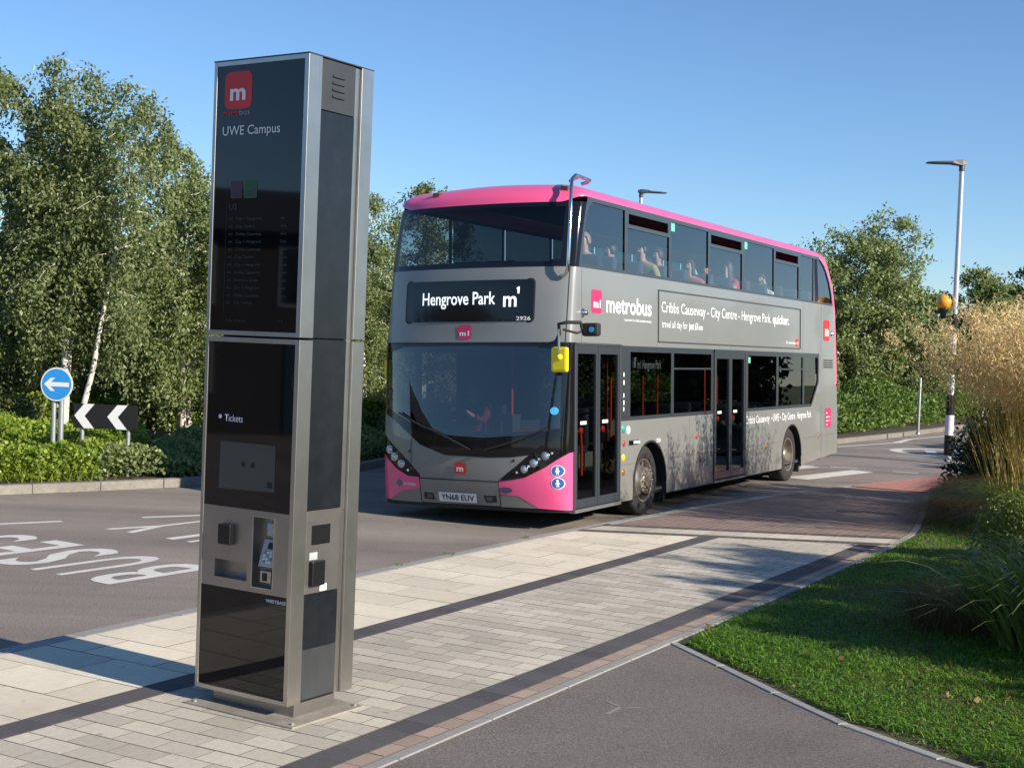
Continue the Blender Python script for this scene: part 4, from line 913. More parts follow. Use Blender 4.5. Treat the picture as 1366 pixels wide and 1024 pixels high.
for xc in (1.83, 8.13):
    b = MB(); P = []
    for i in range(25):
        a = math.pi*i/24; P.append([(xc+.562*math.cos(a), y, .40+.562*math.sin(a)) for y in (0.0, .42)])
    b.grid(P); b.poly([(xc-.56, .42, .2), (xc+.56, .42, .2), (xc+.56, .42, .97), (xc-.56, .42, .97)]); b.box((xc-.575, .0, .22), (xc-.56, .42, .42)); b.box((xc+.56, .0, .22), (xc+.575, .42, .42)); b.build('arch_liner', M_blackr, bus)
    b = MB(); P = [[(xc+r*math.cos(math.pi*i/28), -.006, .40+r*math.sin(math.pi*i/28)) for r in (.55, .575)] for i in range(29)]; b.grid(P); b.build('arch_trim', M_blackr, bus)
b = MB(); b.box((2.44, .06, .10), (2.50, .5, .45)); b.build('mud_flap', M_blackr, bus); b = MB(); b.box((8.72, .06, .12), (8.77, .5, .45)); b.build('mud_flap', M_blackr, bus)
b = MB(); b.poly([(-.45, .03, .26), (10.9, .03, .30), (10.9, 2.52, .30), (-.45, 2.52, .26)]); b.box((2.6, .25, .17), (7.3, 2.3, .27)); b.box((8.9, .25, .22), (10.8, 2.3, .34)); b.build('underframe', M_blackr, bus)
# --- mirrors
b = MB(); b.tube([(-.60, .18, 2.215), (-.92, -.02, 2.29), (-1.02, -.06, 2.40), (-.98, -.14, 2.42), (-.86, -.26, 2.42)], .020, 8)
b.tube([(-.86, -.26, 2.42), (-.87, -.28, 2.34)], .02, 8); b.tube([(-1.0, -.10, 2.34), (-.92, -.24, 2.30), (-.86, -.27, 2.32)], .014, 8); arm = b.build('mirror_arm', M_blackr, bus, smooth=True)
b = MB(); b.cbox((-.88, -.47, 2.265), (-.76, -.27, 2.415), .03); cm = b.build('mirror_camera', M_blackr, arm)
b = MB(); b.lathe([(.001, -.003), (.032, -.003), (.032, 0)], (-.88, -.40, 2.34), 'x', 14); b.build('round_sticker', M_lblue, cm)
b = MB(); b.tube([(-.98, -.045, 2.36), (-.98, -.045, 2.00)], .013, 8); b.build('mirror_rod', M_chrome, arm)
b = MB(); b.cbox((-.970, -.14, 1.86), (-.905, .065, 2.145), .030); mh = b.build('mirror_head', M_yel, arm, smooth=False)
b = MB(); b.lathe([(.001, -.045), (.02, -.045), (.032, -.02), (.04, 0)], (-.965, -.045, 2.03), 'x', 12); b.build('mirror_boss', M_yel, mh, smooth=True)
b = MB(); b.tube([(-.50, 2.42, 2.25), (-.42, 2.54, 2.26), (-.42, 2.57, 2.15), (-.42, 2.57, 1.98)], .018, 8); arm2 = b.build('mirror_arm', M_blackr, bus, smooth=True)
b = MB(); b.cbox((-.45, 2.50, 1.76), (-.38, 2.65, 2.0), .03); b.build('mirror_head', M_yel, arm2)
# --- branch deflector tube at the front corner
b = MB(); tubep0 = [(-.50, .20, 2.98), (-.56, .10, 2.97), (-.585, .05, 3.02), (-.60, .03, 3.12), (-.57, .03, 3.45), (-.52, .04, 3.75), (-.43, .08, 3.98), (-.30, .13, 4.12), (-.12, .17, 4.19), (.10, .20, 4.195), (.38, .22, 4.19), (.46, .28, 4.18), (.44, .36, 4.16)]
tubep = [(x-.0, y-.0, z) for x, y, z in tubep0]; b.tube(tubep, .022, 10); dft = b.build('branch_deflector', M_chrome, bus, smooth=True)
b = MB(); b.tube([(.06, .20, 4.195), (.06, .34, 4.15)], .018, 8); b.build('deflector_stay', M_chrome, dft)
# --- interior
b = MB(); b.box((-.45, .06, .29), (10.8, 2.49, .33)); b.build('lower_floor', M_floor, bus)
b = MB(); b.box((-.36, .03, 2.215), (10.9, 2.52, 2.30)); b.box((-.60, .5, 2.22), (-.37, 2.05, 2.295)); b.build('upper_floor', M_int, bus)
b = MB(); b.box((-.56, .50, 2.31), (-.50, 2.05, 3.04)); b.build('upper_bulkhead', M_int, bus)
b = MB(); b.add([(-.62, .25, 1.06), (-.62, 2.35, 1.10), (-.25, 2.45, 1.16), (-.25, .15, 1.10), (-.62, .25, .95), (-.62, 2.35, .95), (-.25, 2.45, .95), (-.25, .15, .95)], [(0, 1, 2, 3), (0, 1, 5, 4), (3, 2, 6, 7), (0, 3, 7, 4), (1, 2, 6, 5)]); b.build('dashboard', mat('dash_grey', (0.07, 0.072, 0.075), 0.6), bus)
b = MB(); b.box((1.05, 1.25, .33), (1.09, 2.48, 2.2)); b.build('cab_bulkhead', M_int, bus)
b = MB(); b.box((-.2, 1.12, .33), (1.05, 1.16, 1.25)); b.build('cab_door', M_int, bus)
b = MB(); b.box((-.16, .98, 1.02), (.05, 1.24, 1.34)); b.build('ticket_reader', M_intl, bus)
b = MB(); P = [[(-.22+.03*math.sin(a), 1.80+.23*math.cos(a)*s_, 1.24+.20*math.sin(a)*s_) for s_ in (.93, 1.0)] for a in [2*math.pi*i/24 for i in range(25)]]; b.grid(P); b.build('steering_wheel', M_blackr, bus)
for x, y in ((-.1, 1.02), (1.2, .35), (2.35, .8), (3.35, .75), (3.9, .75), (5.75, .7), (6.6, .8), (8.0, .8)):
    b = MB(); b.tube([(x, y, .33), (x, y, 2.2)], .017, 8); b.build('handrail_pole', M_pole, bus, smooth=True)
b = MB(); b.tube([(2.5, .7, 1.9), (5.0, .7, 1.9)], .016, 8); b.build('handrail_pole', M_pole, bus, smooth=True)
b = MB(); b.tube([(-.35, .22, 1.15), (-.25, .55, 1.15), (-.2, .95, 1.12)], .022, 8); b.build('handrail_pole', M_pole, bus, smooth=True)
def seat_mesh():
    b = MB(); b.cbox((-.05, .0, .36), (.42, .92, .47), .03); b.cbox((.36, .0, .42), (.47, .45, 1.0), .04); b.cbox((.36, .47, .42), (.47, .92, 1.0), .04); b.box((.1, .4, .0), (.2, .5, .38))
    me = b.mesh('seat', True); bm = bmesh.new(); bm.from_mesh(me); bmesh.ops.recalc_face_normals(bm, faces=bm.faces[:]); bm.to_mesh(me); bm.free(); me.materials.append(M_seat); return me
SM_ = seat_mesh()
for zf_, rows_ in ((2.30, [.50, 1.36, 2.2, 2.97, 4.02, 4.87, 5.72, 6.6, 7.45, 8.3, 9.15]), (.33, [2.75, 3.5, 6.1, 6.9, 7.7, 8.5, 9.3])):
    for x in rows_:
        for y in (.10, 1.52):
            if zf_ < 1 and y < 1 and x < 4.5: continue
            o = bpy.data.objects.new('seat', SM_); COL.objects.link(o); o.parent = bus; o.location = (x, y, zf_)
b = MB(); b.cbox((.15, 1.52, .75), (.65, 2.02, .88), .03); b.cbox((.60, 1.52, .8), (.72, 2.02, 1.75), .04); b.build('driver_seat', M_seat, bus)
# ------------------------------------------------------------------ people
SKINS = [(0.50, 0.29, 0.20), (0.42, 0.23, 0.15), (0.55, 0.33, 0.24)]
def person(label, pos, shirt, hair, skin=0, arm='lap', turn=0.0, long_hair=False, scale=1.0, group=None, lean=0.0, hat=False, bare=True):
    """seated figure facing -X in bus space; pos = seat contact point (bus coordinates)"""
    J = {'pel': (0, 0, .10), 'sp': (.03, 0, .28), 'ch': (.02, 0, .46), 'nk': (-.005, 0, .60), 'jaw': (-.02, 0, .67), 'hd': (-.015, 0, .75), 'tp': (-.005, 0, .835),
         'nose': (-.115, 0, .735)}
    R = {'pel': (.15, .13), 'sp': (.135, .11), 'ch': (.155, .115), 'nk': (.052, .055), 'jaw': (.062, .068), 'hd': (.075, .09), 'tp': (.05, .06), 'nose': (.010, .010)}
    E = [('pel', 'sp'), ('sp', 'ch'), ('ch', 'nk'), ('nk', 'jaw'), ('jaw', 'hd'), ('hd', 'tp'), ('hd', 'nose')]
    for sgn, k in ((-1, 'n'), (1, 'o')):
        sh = (.01, .185*sgn, .50)
        up = arm == 'up' and sgn == -1; fw = arm == 'wheel'
        if up: el, wr, ha = (-.14, .24*sgn, .34), (-.16, .13*sgn, .60), (-.13, .10*sgn, .70)
        elif fw: el, wr, ha = (-.20, .23*sgn, .34), (-.40, .17*sgn, .42), (-.46, .15*sgn, .46)
        elif arm == 'rest' and sgn == -1: el, wr, ha = (-.05, .30*sgn, .30), (-.27, .26*sgn, .31), (-.36, .22*sgn, .33)
        else: el, wr, ha = (-.05, .24*sgn, .25), (-.26, .15*sgn, .19), (-.34, .11*sgn, .18)
        J.update({k+'sh': sh, k+'el': el, k+'wr': wr, k+'ha': ha}); R.update({k+'sh': (.068, .066), k+'el': (.045, .045), k+'wr': (.031, .033), k+'ha': (.036, .026)})
        f1 = tuple(a+(a-b_)*.55 for a, b_ in zip(ha, wr)); f2 = (ha[0]+(ha[0]-wr[0])*.25, ha[1]-sgn*.05, ha[2]+(ha[2]-wr[2])*.25+.01)
        J.update({k+'f1': f1, k+'f2': f2}); R.update({k+'f1': (.022, .014), k+'f2': (.012, .012)})
        hp, kn, an, ft = (-.02, .10*sgn, .08), (-.44, .12*sgn, .10), (-.42, .12*sgn, -.33), (-.58, .13*sgn, -.40)
        J.update({k+'hp': hp, k+'kn': kn, k+'an': an, k+'ft': ft}); R.update({k+'hp': (.09, .09), k+'kn': (.062, .062), k+'an': (.042, .045), k+'ft': (.04, .035)})
        E += [('ch', k+'sh'), (k+'sh', k+'el'), (k+'el', k+'wr'), (k+'wr', k+'ha'), (k+'ha', k+'f1'), (k+'ha', k+'f2'), ('pel', k+'hp'), (k+'hp', k+'kn'), (k+'kn', k+'an'), (k+'an', k+'ft')]
    names = list(J); me = bpy.data.meshes.new('person'); me.from_pydata([J[n] for n in names], [(names.index(a), names.index(b_)) for a, b_ in E], [])
    ob = bpy.data.objects.new('person', me); COL.objects.link(ob)
    md = ob.modifiers.new('skin', 'SKIN'); sv = me.skin_vertices[0].data
    for i, n in enumerate(names): sv[i].radius = R[n]; sv[i].use_root = (n == 'pel')
    md.use_smooth_shade = True; ob.modifiers.new('sub', 'SUBSURF').levels = 2
    dg = bpy.context.evaluated_depsgraph_get(); dg.update(); fm = bpy.data.meshes.new_from_object(ob.evaluated_get(dg)); bpy.data.objects.remove(ob)
    ms = mat('skin_tone_%d' % skin, SKINS[skin], 0.5); fm.materials.clear()
    for m_ in (ms, shirt, mat('trousers', (0.025, 0.028, 0.04), 0.9)): fm.materials.append(m_)
    co = np.array([v.co for v in fm.vertices])
    els = [Vector(J['nel']), Vector(J['oel'])]
    for p in fm.polygons:
        c_ = co[list(p.vertices)].mean(axis=0)
        if c_[2] > .575 and abs(c_[1]) < .11 and c_[0] > -.135 and not (arm == 'up' and c_[1] < -.085): p.material_index = 0
        else:
            s_ = -1 if c_[1] < 0 else 1; e_ = J['nel'] if s_ < 0 else J['oel']; w_ = J['nwr'] if s_ < 0 else J['owr']
            ax = Vector(w_)-Vector(e_); t = (Vector(c_)-Vector(e_)).dot(ax)/ax.length_squared; dd = (Vector(c_)-Vector(e_)-ax*t).length
            thr = -.25 if bare else .85
            if t > thr and dd < .10 and c_[2] > .12 and t < 3: p.material_index = 0
            elif c_[2] < .12 or (c_[0] < -.2 and c_[2] < .16): p.material_index = 2
            else: p.material_index = 1
    o = link('person', fm); tag(o, label, 'person', group)
    o.matrix_world = BUSM @ Matrix.LocRotScale(Vector(pos), Matrix.Rotation(turn, 3, 'Z') @ Matrix.Rotation(lean, 3, 'Y'), Vector((scale,)*3))
    # hair cap (child): shell over the skull
    b = MB(); P = []
    for i in range(9):
        th = math.pi*.62*i/8; row = []
        for j in range(20):
            ph = 2*math.pi*j/20; front = math.cos(ph) < -.35
            lim = th if not front else min(th, math.pi*.36)
            if long_hair and not front and i >= 7: r_, z = .098, .80-.05*(i-5)-.045
            else: r_, z = .092*math.sin(lim)+.004, .752+.112*math.cos(lim)
            row.append((-.006+r_*1.08*math.cos(ph), r_*.92*math.sin(ph), z))
        P.append(row)
    b.grid(P, closed=True); h = b.build('cap' if hat else 'hair', hair, o, smooth=True)
    b = MB()
    for s_ in (-1, 1): b.lathe([(.001, -.008), (.009, -.004), (.009, .004), (.001, .006)], (-.098, .032*s_, .755), 'x', 8)
    b.build('eyes', M_blackr, o)
    return o
HB = mat('hair_black', (0.012, 0.01, 0.009), 0.5); HBR = mat('hair_brown', (0.05, 0.028, 0.014), 0.5); HS = mat('hair_shaved', (0.36, 0.21, 0.14), 0.6)
C_blk = mat('cloth_black', (0.014, 0.015, 0.018), 0.9); C_olive = mat('cloth_olive', (0.40, 0.33, 0.10), 0.9); C_red = mat('cloth_red', (0.55, 0.05, 0.07), 0.9); C_navy = mat('cloth_navy', (0.02, 0.03, 0.06), 0.9); C_pink = mat('cloth_rose', (0.55, 0.12, 0.14), 0.9); C_white = mat('cloth_white', (0.65, 0.65, 0.62), 0.9); C_drv = mat('cloth_maroon', (0.22, 0.03, 0.04), 0.9)
GP_ = 'passengers on the upper deck'; ZS = 2.30+.42
person('passenger with shaved head and black top at the foremost upper side window', (.66, .42, ZS+.02), C_blk, HS, 0, group=GP_)
person('dark-haired passenger in black at the rear of the foremost upper side window', (1.52, .44, ZS-.04), C_blk, HB, 1, 'rest', turn=-.5, group=GP_)
person('passenger in olive t-shirt with earbuds behind the second upper window', (2.36, .36, ZS+.03), C_olive, HB, 0, 'rest', turn=-.15, hat=True, group=GP_)
person('bearded passenger in dark top behind the passenger in olive', (3.13, .44, ZS+.02), C_navy, HBR, 1, turn=-.3, group=GP_)
person('passenger in rose-red top at the front of the third upper window', (4.20, .38, ZS-.06), C_pink, HBR, 0, 'rest', long_hair=True, group=GP_)
person('passenger in black seated low at the back of the third upper window', (5.05, .44, ZS-.08), C_blk, HB, 2, turn=.3, group=GP_)
person('passenger in red vest raising a hand to the face behind the fourth upper window', (5.90, .38, ZS+.02), C_red, HBR, 0, 'up', turn=-.5, long_hair=True, group=GP_)
person('passenger in pale top behind the fifth upper window', (7.62, .40, ZS-.06), C_white, HBR, 2, 'up', group=GP_)
person('passenger seated in the lower saloon behind the destination window', (3.05, 1.85, .33+.44), C_navy, HB, 1, turn=-.3)
person('driver in maroon and dark uniform at the steering wheel', (.32, 1.77, .90), C_drv, HB, 0, 'wheel', bare=False)

# ------------------------------------------------------------------ street furniture
M_galv = mat('galvanised_steel', (0.40, 0.41, 0.42), 0.45, 0.6, var=0.15, vscale=12)
M_sgn_w = mat('sign_white', (0.78, 0.78, 0.78), 0.4); M_sgn_b = mat('sign_blue', (0.03, 0.29, 0.72), 0.35); M_sgn_k = mat('sign_black', (0.014, 0.014, 0.014), 0.35)
def upright(loc, rz): return empty
def sign_post(b, x, z0, z1, r=.038, y=.05): b.tube([(x, y, z0), (x, y, z1)], r, 10)
# keep-left roundel: faces the camera roughly
rs = empty('direction_sign', (-6.32, 19.25, .10), (0, 0, math.radians(-8)), label='round blue sign with white left arrow on two posts in the island planting', cat='sign')
S0 = lambda off: (lambda u, v: (u, -off, v))
b = MB(); b.lathe([(.001, .012), (.235, .012), (.235, -.002), (.001, -.002)], (0, 0, 1.245), 'y', 40); face = b.build('sign_plate', M_sgn_w, rs, smooth=True, auto=30)
flat_part('sign_field', disc(0, 1.245, .215, 40), S0(.004), M_sgn_b, face)
flat_part('arrow', [(-.185, 1.245), (-.085, 1.335), (-.02, 1.335), (-.085, 1.275), (.185, 1.275), (.185, 1.215), (-.085, 1.215), (-.02, 1.150), (-.085, 1.150)], S0(.007), M_sgn_w, face)
b = MB(); sign_post(b, -.055, 0, 1.42); b.build('post', M_galv, rs, smooth=True, auto=40); b = MB(); sign_post(b, .055, 0, 1.42); b.build('post', M_galv, rs, smooth=True, auto=40)
# chevron board
cs = empty('chevron_board', (-5.66, 19.35, .10), (0, 0, math.radians(-6)), label='black chevron board with two white left-pointing arrows on short posts in the island planting', cat='sign')
b = MB(); b.box((-.465, 0, .645), (.465, .012, .985)); face = b.build('board', M_sgn_k, cs, bevel=.004)
for x in (-.45, .03): flat_part('chevron', [(x, .815), (x+.14, .985), (x+.29, .985), (x+.15, .815), (x+.29, .645), (x+.14, .645)], S0(.004), M_sgn_w, face)
b = MB(); sign_post(b, -.35, 0, .95, .03); b.build('post', M_galv, cs, smooth=True, auto=40); b = MB(); sign_post(b, .32, 0, .95, .03); b.build('post', M_galv, cs, smooth=True, auto=40)
# lamp columns
def lamp_head(root, z, d, m_):
    b = MB(); dx, dy = d; n = (-dy, dx); P = []
    for t, w, h0, h1 in ((-.09, .05, -.02, .05), (0, .09, -.05, .07), (.18, .13, -.02, .055), (.22, .16, -.01, .035), (.55, .16, -.012, .02), (.72, .13, -.01, .008)):
        P.append([(dx*t+n[0]*w*s_, dy*t+n[1]*w*s_, z+.06+hh) for s_, hh in ((-1, h0), (1, h0), (.85, h1), (-.85, h1))])
    b.grid(P, closed=True); b.poly(P[0][::-1]); b.poly(P[-1]); return b.build('lamp_head', m_, root, bevel=.006)
M_lh = mat('lamp_head_grey', (0.065, 0.07, 0.075), 0.5)
def column(loc, h, d, label, beacon=False):
    r_ = empty('lamp_column', loc, label=label, cat='street lamp')
    b = MB(); b.lathe([(.085, 0), (.085, 1.1), (.075, 1.14), (.057, 1.25), (.05, h)], (0, 0, 0), 'z', 16); b.build('column', mat('column_paint', (0.50, 0.53, 0.56), 0.4, 0.3, var=.06, vscale=5), r_, smooth=True)
    b = MB(); b.lathe([(.06, h-.10), (.06, h+.02), (.045, h+.06), (.045, h+.1)], (0, 0, 0), 'z', 12); b.build('spigot', M_lh, r_, smooth=True)
    lamp_head(r_, h, d, M_lh)
    return r_
lc = column((9.15, 28.9, .06), 6.12, (-1, .05), 'tall pale lamp column with flat head and black-and-white bands at the crossing')
for i in range(7):
    z0 = .12+.42*i
    if i % 2 == 0 or True:
        rr = .089 if z0 < 1.1 else .062
        b = MB(); b.lathe([(rr, z0), (rr, z0+.42)], (0, 0, 0), 'z', 16); b.build('band', M_sgn_k if i % 2 == 0 else M_sgn_w, lc, smooth=True)
# amber globe on a bracket, fixed to the column
gb = MB(); gb.lathe([(.158*math.sin(a), .158*-math.cos(a)) for a in np.linspace(.25, math.pi-.001, 18)], (-.24, 0, 3.30), 'z', 28); gb.build('amber_globe', mat('amber_globe', (0.86, 0.36, 0.015), 0.28, spec=0.6, coat=0.4), lc, smooth=True)
gb = MB(); gb.lathe([(.105, 3.165), (.11, 3.14), (.065, 3.08), (.055, 2.96), (.03, 2.95)], (-.24, 0, 0), 'z', 16); gb.tube([(-.24, 0, 3.0), (0, 0, 3.0)], .02, 8); gb.build('globe_bracket', M_sgn_k, lc, smooth=True)
column((3.45, 39.5, .1), 6.42, (1, .1), 'lamp column mostly hidden behind the bus, its head above the pink roof')
# slim sign posts on the verge right of the bus
for (x, y, h, lb) in ((11.15, 37.9, 1.55, 'slim grey post standing in the verge shrubs right of the bus'), (12.1, 35.6, 1.5, 'short grey post behind the feather grass beside the lamp column')):
    e_ = empty('marker_post', (x, y, .1), label=lb, cat='post'); b = MB(); b.lathe([(.001, h), (.035, h), (.038, h-.01), (.038, 0)], (0, 0, 0), 'z', 10); b.build('shaft', M_galv, e_, smooth=True); b = MB(); b.lathe([(.06, 0), (.06, .05), (.04, .06)], (0, 0, 0), 'z', 10); b.build('collar', M_galv, e_, smooth=True)

# campus building across the road, out of the picture; the totem's glass mirrors it
bld = empty('campus_building', (-27, 1.5, -.02), (0, 0, math.radians(14)), label='brown brick campus building across the road, mirrored in the totem glass', cat='building')
M_brick = mat('brown_brick', (0.045, 0.036, 0.032), 0.9, var=.25, vscale=6, bump=.3, bscale=50); M_roofd = mat('slate_roof', (0.05, 0.05, 0.055), 0.8, var=.2, vscale=5)
b = MB(); b.box((-4, -9, 0), (4, 9, 4.3)); b.build('wall', M_brick, bld)
b = MB(); b.prism([(-4.5, 4.3), (4.5, 4.3), (0, 5.6)], lambda u, v, h_: (u, h_, v), -9.4, 9.4); b.build('roof', M_roofd, bld)
for k in range(6):
    for z in (.9, 2.75):
        if k == 2 and z == .9: continue
        y = -7.8+2.8*k; w_ = MB(); w_.box((3.96, y, z), (4.05, y+1.5, z+1.3)); fr_ = w_.build('window', M_galv, bld)
        q = MB(); q.box((4.04, y+.07, z+.07), (4.06, y+.72, z+1.23)); q.build('pane', M_glassblk, fr_); q = MB(); q.box((4.04, y+.78, z+.07), (4.06, y+1.43, z+1.23)); q.build('pane', M_glassblk, fr_)
q = MB(); q.box((3.96, -2.1, 0), (4.06, -.9, 2.2)); dr = q.build('door', mat('door_blue', (0.03, 0.05, 0.09), 0.4), bld); q = MB(); q.tube([(4.09, -1.05, 1.0), (4.09, -1.05, 1.3)], .02, 8); q.build('handle', M_chrome, dr)
# ------------------------------------------------------------------ vegetation
L_birch = leaf_mat('birch_leaf', (0.100, 0.140, 0.046), (0.295, 0.330, 0.140), 0.38, 0.42)
L_birch2 = leaf_mat('birch_leaf_yellow', (0.115, 0.160, 0.052), (0.310, 0.350, 0.145), 0.38, 0.42)
L_shrub = leaf_mat('shrub_leaf', (0.111, 0.181, 0.023), (0.332, 0.414, 0.060), 0.30, 0.40)
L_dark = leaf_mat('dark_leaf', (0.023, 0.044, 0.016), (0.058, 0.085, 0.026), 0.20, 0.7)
L_vshrub = leaf_mat('verge_shrub_leaf', (0.075, 0.135, 0.028), (0.190, 0.270, 0.060), 0.30, 0.5)
L_verge = leaf_mat('verge_leaf', (0.125, 0.175, 0.058), (0.310, 0.350, 0.145), 0.30, 0.42)
L_grass = leaf_mat('lawn_blade', (0.066, 0.175, 0.015), (0.185, 0.320, 0.038), 0.35, 0.5)
L_gold = leaf_mat('feather_gold', (0.52, 0.38, 0.17), (0.80, 0.65, 0.36), 0.35, 0.6)
L_stalk = leaf_mat('feather_stalk', (0.204, 0.204, 0.060), (0.504, 0.372, 0.120), 0.25, 0.5)
L_brown = leaf_mat('brown_grass', (0.085, 0.055, 0.022), (0.200, 0.135, 0.055), 0.3, 0.6)
L_blade = leaf_mat('lily_blade', (0.090, 0.135, 0.030), (0.230, 0.280, 0.070), 0.30, 0.4)
L_lilac = leaf_mat('lilac_petal', (0.350, 0.280, 0.550), (0.500, 0.420, 0.700), 0.3, 0.6)
M_birch = mat('birch_bark', (0.62, 0.56, 0.49), 0.7, var=0.45, vscale=9, bump=0.3, bscale=30)
M_bark = mat('brown_bark', (0.10, 0.075, 0.05), 0.85, var=0.4, vscale=14, bump=0.6, bscale=40)
def unit(v): return v/np.maximum(np.linalg.norm(v, axis=1, keepdims=True), 1e-9)
def leaf_quads(C, size, rng, droop=0.5, slim=0.26):
    n = len(C); a = rng.normal(size=(n, 3)); a[:, 2] -= droop*1.2; a = unit(a); r = rng.normal(size=(n, 3)); b = unit(np.cross(a, r))
    s = size*(0.65+0.7*rng.random((n, 1))); nrm = np.cross(a, b)
    V = np.empty((n, 4, 3), np.float32); V[:, 0] = C; V[:, 1] = C+a*s*.5+b*s*slim+nrm*s*.08; V[:, 2] = C+a*s; V[:, 3] = C+a*s*.5-b*s*slim+nrm*s*.08
    return V.reshape(-1, 3)
def tree(name, label, base, H, R, nleaf, seed, stems=1, lo=0.12, droop=0.55, size=0.07, bark=None, leafm=None, r0=0.09, spread=0.35, prof=None, group=None, cat='tree', nbr=26, twig=(.25, .8), up=.6, fill=0.18, twn=9, az0=None, splay=1.3):
    rng = np.random.default_rng(seed); root = empty(name, base, label=label, cat=cat, group=group); T = MB(); tw = []; th = []
    prof = prof or (lambda f: (max(f-lo+.12, 0)**.45)*(max(1.04-f, 0)**.62)*1.55)
    for k in range(stems):
        az = (rng.uniform(0, 6.28) if stems > 1 else 0) if (k or az0 is None) else az0; lean = spread*R*(0.35+0.65*rng.random()) if stems > 1 else .1*R
        hh = H*(1.0 if k == 0 else rng.uniform(.72, .95)); bx, by = .10*math.cos(az)*(stems > 1), .10*math.sin(az)*(stems > 1)
        pts = []
        for i in range(10):
            t = i/9; pts.append(np.array([bx+lean*math.cos(az)*t**splay+rng.normal()*.03*R*t, by+lean*math.sin(az)*t**splay+rng.normal()*.03*R*t, hh*t]))
        T.tube([tuple(p) for p in pts[:9]], [max(r0*(1-1.04*i/9)*(1 if k == 0 else .75), .006) for i in range(9)], 8)
        P = np.array(pts)
        for j in range(nbr):
            f = lo+(.98-lo)*((j+rng.random())/nbr); i = min(int(f*9), 8); u = f*9-i; p = P[i]*(1-u)+P[i+1]*u
            a2 = j*2.399+rng.normal()*.4; ln = R*prof(f)*rng.uniform(.55, 1.12)/(1 if stems == 1 else 1.25)
            n = 6; bp = []
            for q in range(n):
                t = q/(n-1); bp.append(p+np.array([math.cos(a2)*ln*t, math.sin(a2)*ln*t, ln*(up*t-droop*t*t)+rng.normal()*.02*ln]))
            T.tube([tuple(x) for x in bp], [max(r0*.34*(1-f*.85)*(1-.85*q/(n-1)), .004) for q in range(n)], 5, caps=False)
            bpa = np.array(bp)
            for w in range(twn):
                t = rng.uniform(fill, 1.0)**.8*(n-1); q = min(int(t), n-2); s = bpa[q]*(1-(t-q))+bpa[q+1]*(t-q)
                tl = rng.uniform(*twig); d = np.array([rng.normal()*.55+math.cos(a2)*.35, rng.normal()*.55+math.sin(a2)*.35, -droop*1.6+.35+rng.normal()*.35]); d = d/np.linalg.norm(d)*tl
                tw.append(s); th.append(d)
    tw = np.array(tw); th = np.array(th); per = max(int(nleaf/len(tw)), 1); t = rng.random((len(tw), per, 1))
    C = tw[:, None, :]+th[:, None, :]*t+rng.normal(size=(len(tw), per, 3))*(.045+.03*R/2); C[..., 2] -= (t[..., 0]**2)*np.linalg.norm(th, axis=1)[:, None]*.25*droop
    C = C.reshape(-1, 3); C = C[C[:, 2] > .05]
    T.build('trunk', bark or M_birch, root, smooth=True)
    npmesh('crown', leaf_quads(C, size, rng, droop), 4, leafm or L_birch, root)
    return root
IG = 'birches on the island'
tree('birch_tree', 'tallest birch with three white stems behind the round blue sign', (-7.15, 22.2, .1), 6.6, 2.05, 62000, 3, stems=5, lo=.34, spread=.95, group=IG, r0=.075, size=.072, droop=.8, az0=1.9, splay=.85)
tree('birch_tree', 'birch cut off by the left edge of the photo', (-8.9, 23.6, .1), 6.7, 1.9, 48000, 5, stems=2, lo=.08, group=IG, size=.072, droop=.7)
tree('birch_tree', 'birch with rounded shoulder directly left of the totem', (-6.05, 25.6, .1), 5.9, 1.9, 50000, 8, stems=3, lo=.15, group=IG, size=.074, droop=.7, leafm=L_birch2)
tree('birch_tree', 'birch hidden mostly behind the totem', (-4.35, 27.2, .1), 5.7, 1.9, 36000, 12, stems=2, lo=.08, group=IG, size=.068, droop=.7)
tree('birch_tree', 'slender birch seen between the totem and the bus', (-3.0, 28.6, .1), 5.35, 1.45, 34000, 15, stems=2, lo=.05, group=IG, size=.068, droop=.7, leafm=L_birch2)
tree('birch_tree', 'birch showing above and through the front of the bus', (-1.95, 30.2, .1), 5.55, 1.5, 22000, 21, stems=1, lo=.08, group=IG, size=.08)
tree('birch_tree', 'low birch far left behind the round blue sign', (-8.6, 26.8, .1), 5.2, 2.0, 26000, 24, stems=2, lo=.05, group=IG, size=.085)
def volume_points(n, rng, fn_top, xy_sampler, zmin=.02, shell=.55):
    XY = xy_sampler(n); h = fn_top(XY[:, 0], XY[:, 1]); z = h*(1-(rng.random(n)**2)*shell*1.6).clip(0.02, 1)
    return np.column_stack([XY, z+zmin])
def vnoise(x, y, s, seed=0):
    return .5+.25*(np.sin(x*s*1.7+seed)+np.sin(y*s*2.1+seed*1.3+x*s*.6))*1.0+.12*np.sin(x*s*5.1+y*s*4.3+seed)
def poly_sampler(poly, rng):
    poly = np.array(poly); lo_, hi = poly.min(0), poly.max(0)
    def inside(P):
        c = np.zeros(len(P), bool); n = len(poly)
        for i in range(n):
            a, b_ = poly[i], poly[i-1]
            k = ((a[1] > P[:, 1]) != (b_[1] > P[:, 1])) & (P[:, 0] < (b_[0]-a[0])*(P[:, 1]-a[1])/(b_[1]-a[1]+1e-12)+a[0]); c ^= k
        return c
    def f(n):
        out = []; m = 0
        while m < n:
            P = lo_+(hi-lo_)*rng.random((n*2, 2)); P = P[inside(P)]; out.append(P); m += len(P)
        return np.concatenate(out)[:n]
    return f
def mass(name, label, poly, topf, n, size, lm, seed, cat=None, kind=None, group=None, z0=.1, droop=.1, core=True, slim=.42):
    rng = np.random.default_rng(seed); smp = poly_sampler(poly, rng); C = volume_points(n, rng, topf, smp, z0)
    V = leaf_quads(C, size, rng, droop, slim); o = npmesh(name, V, 4, lm); tag(o, label, cat, group, kind); return o
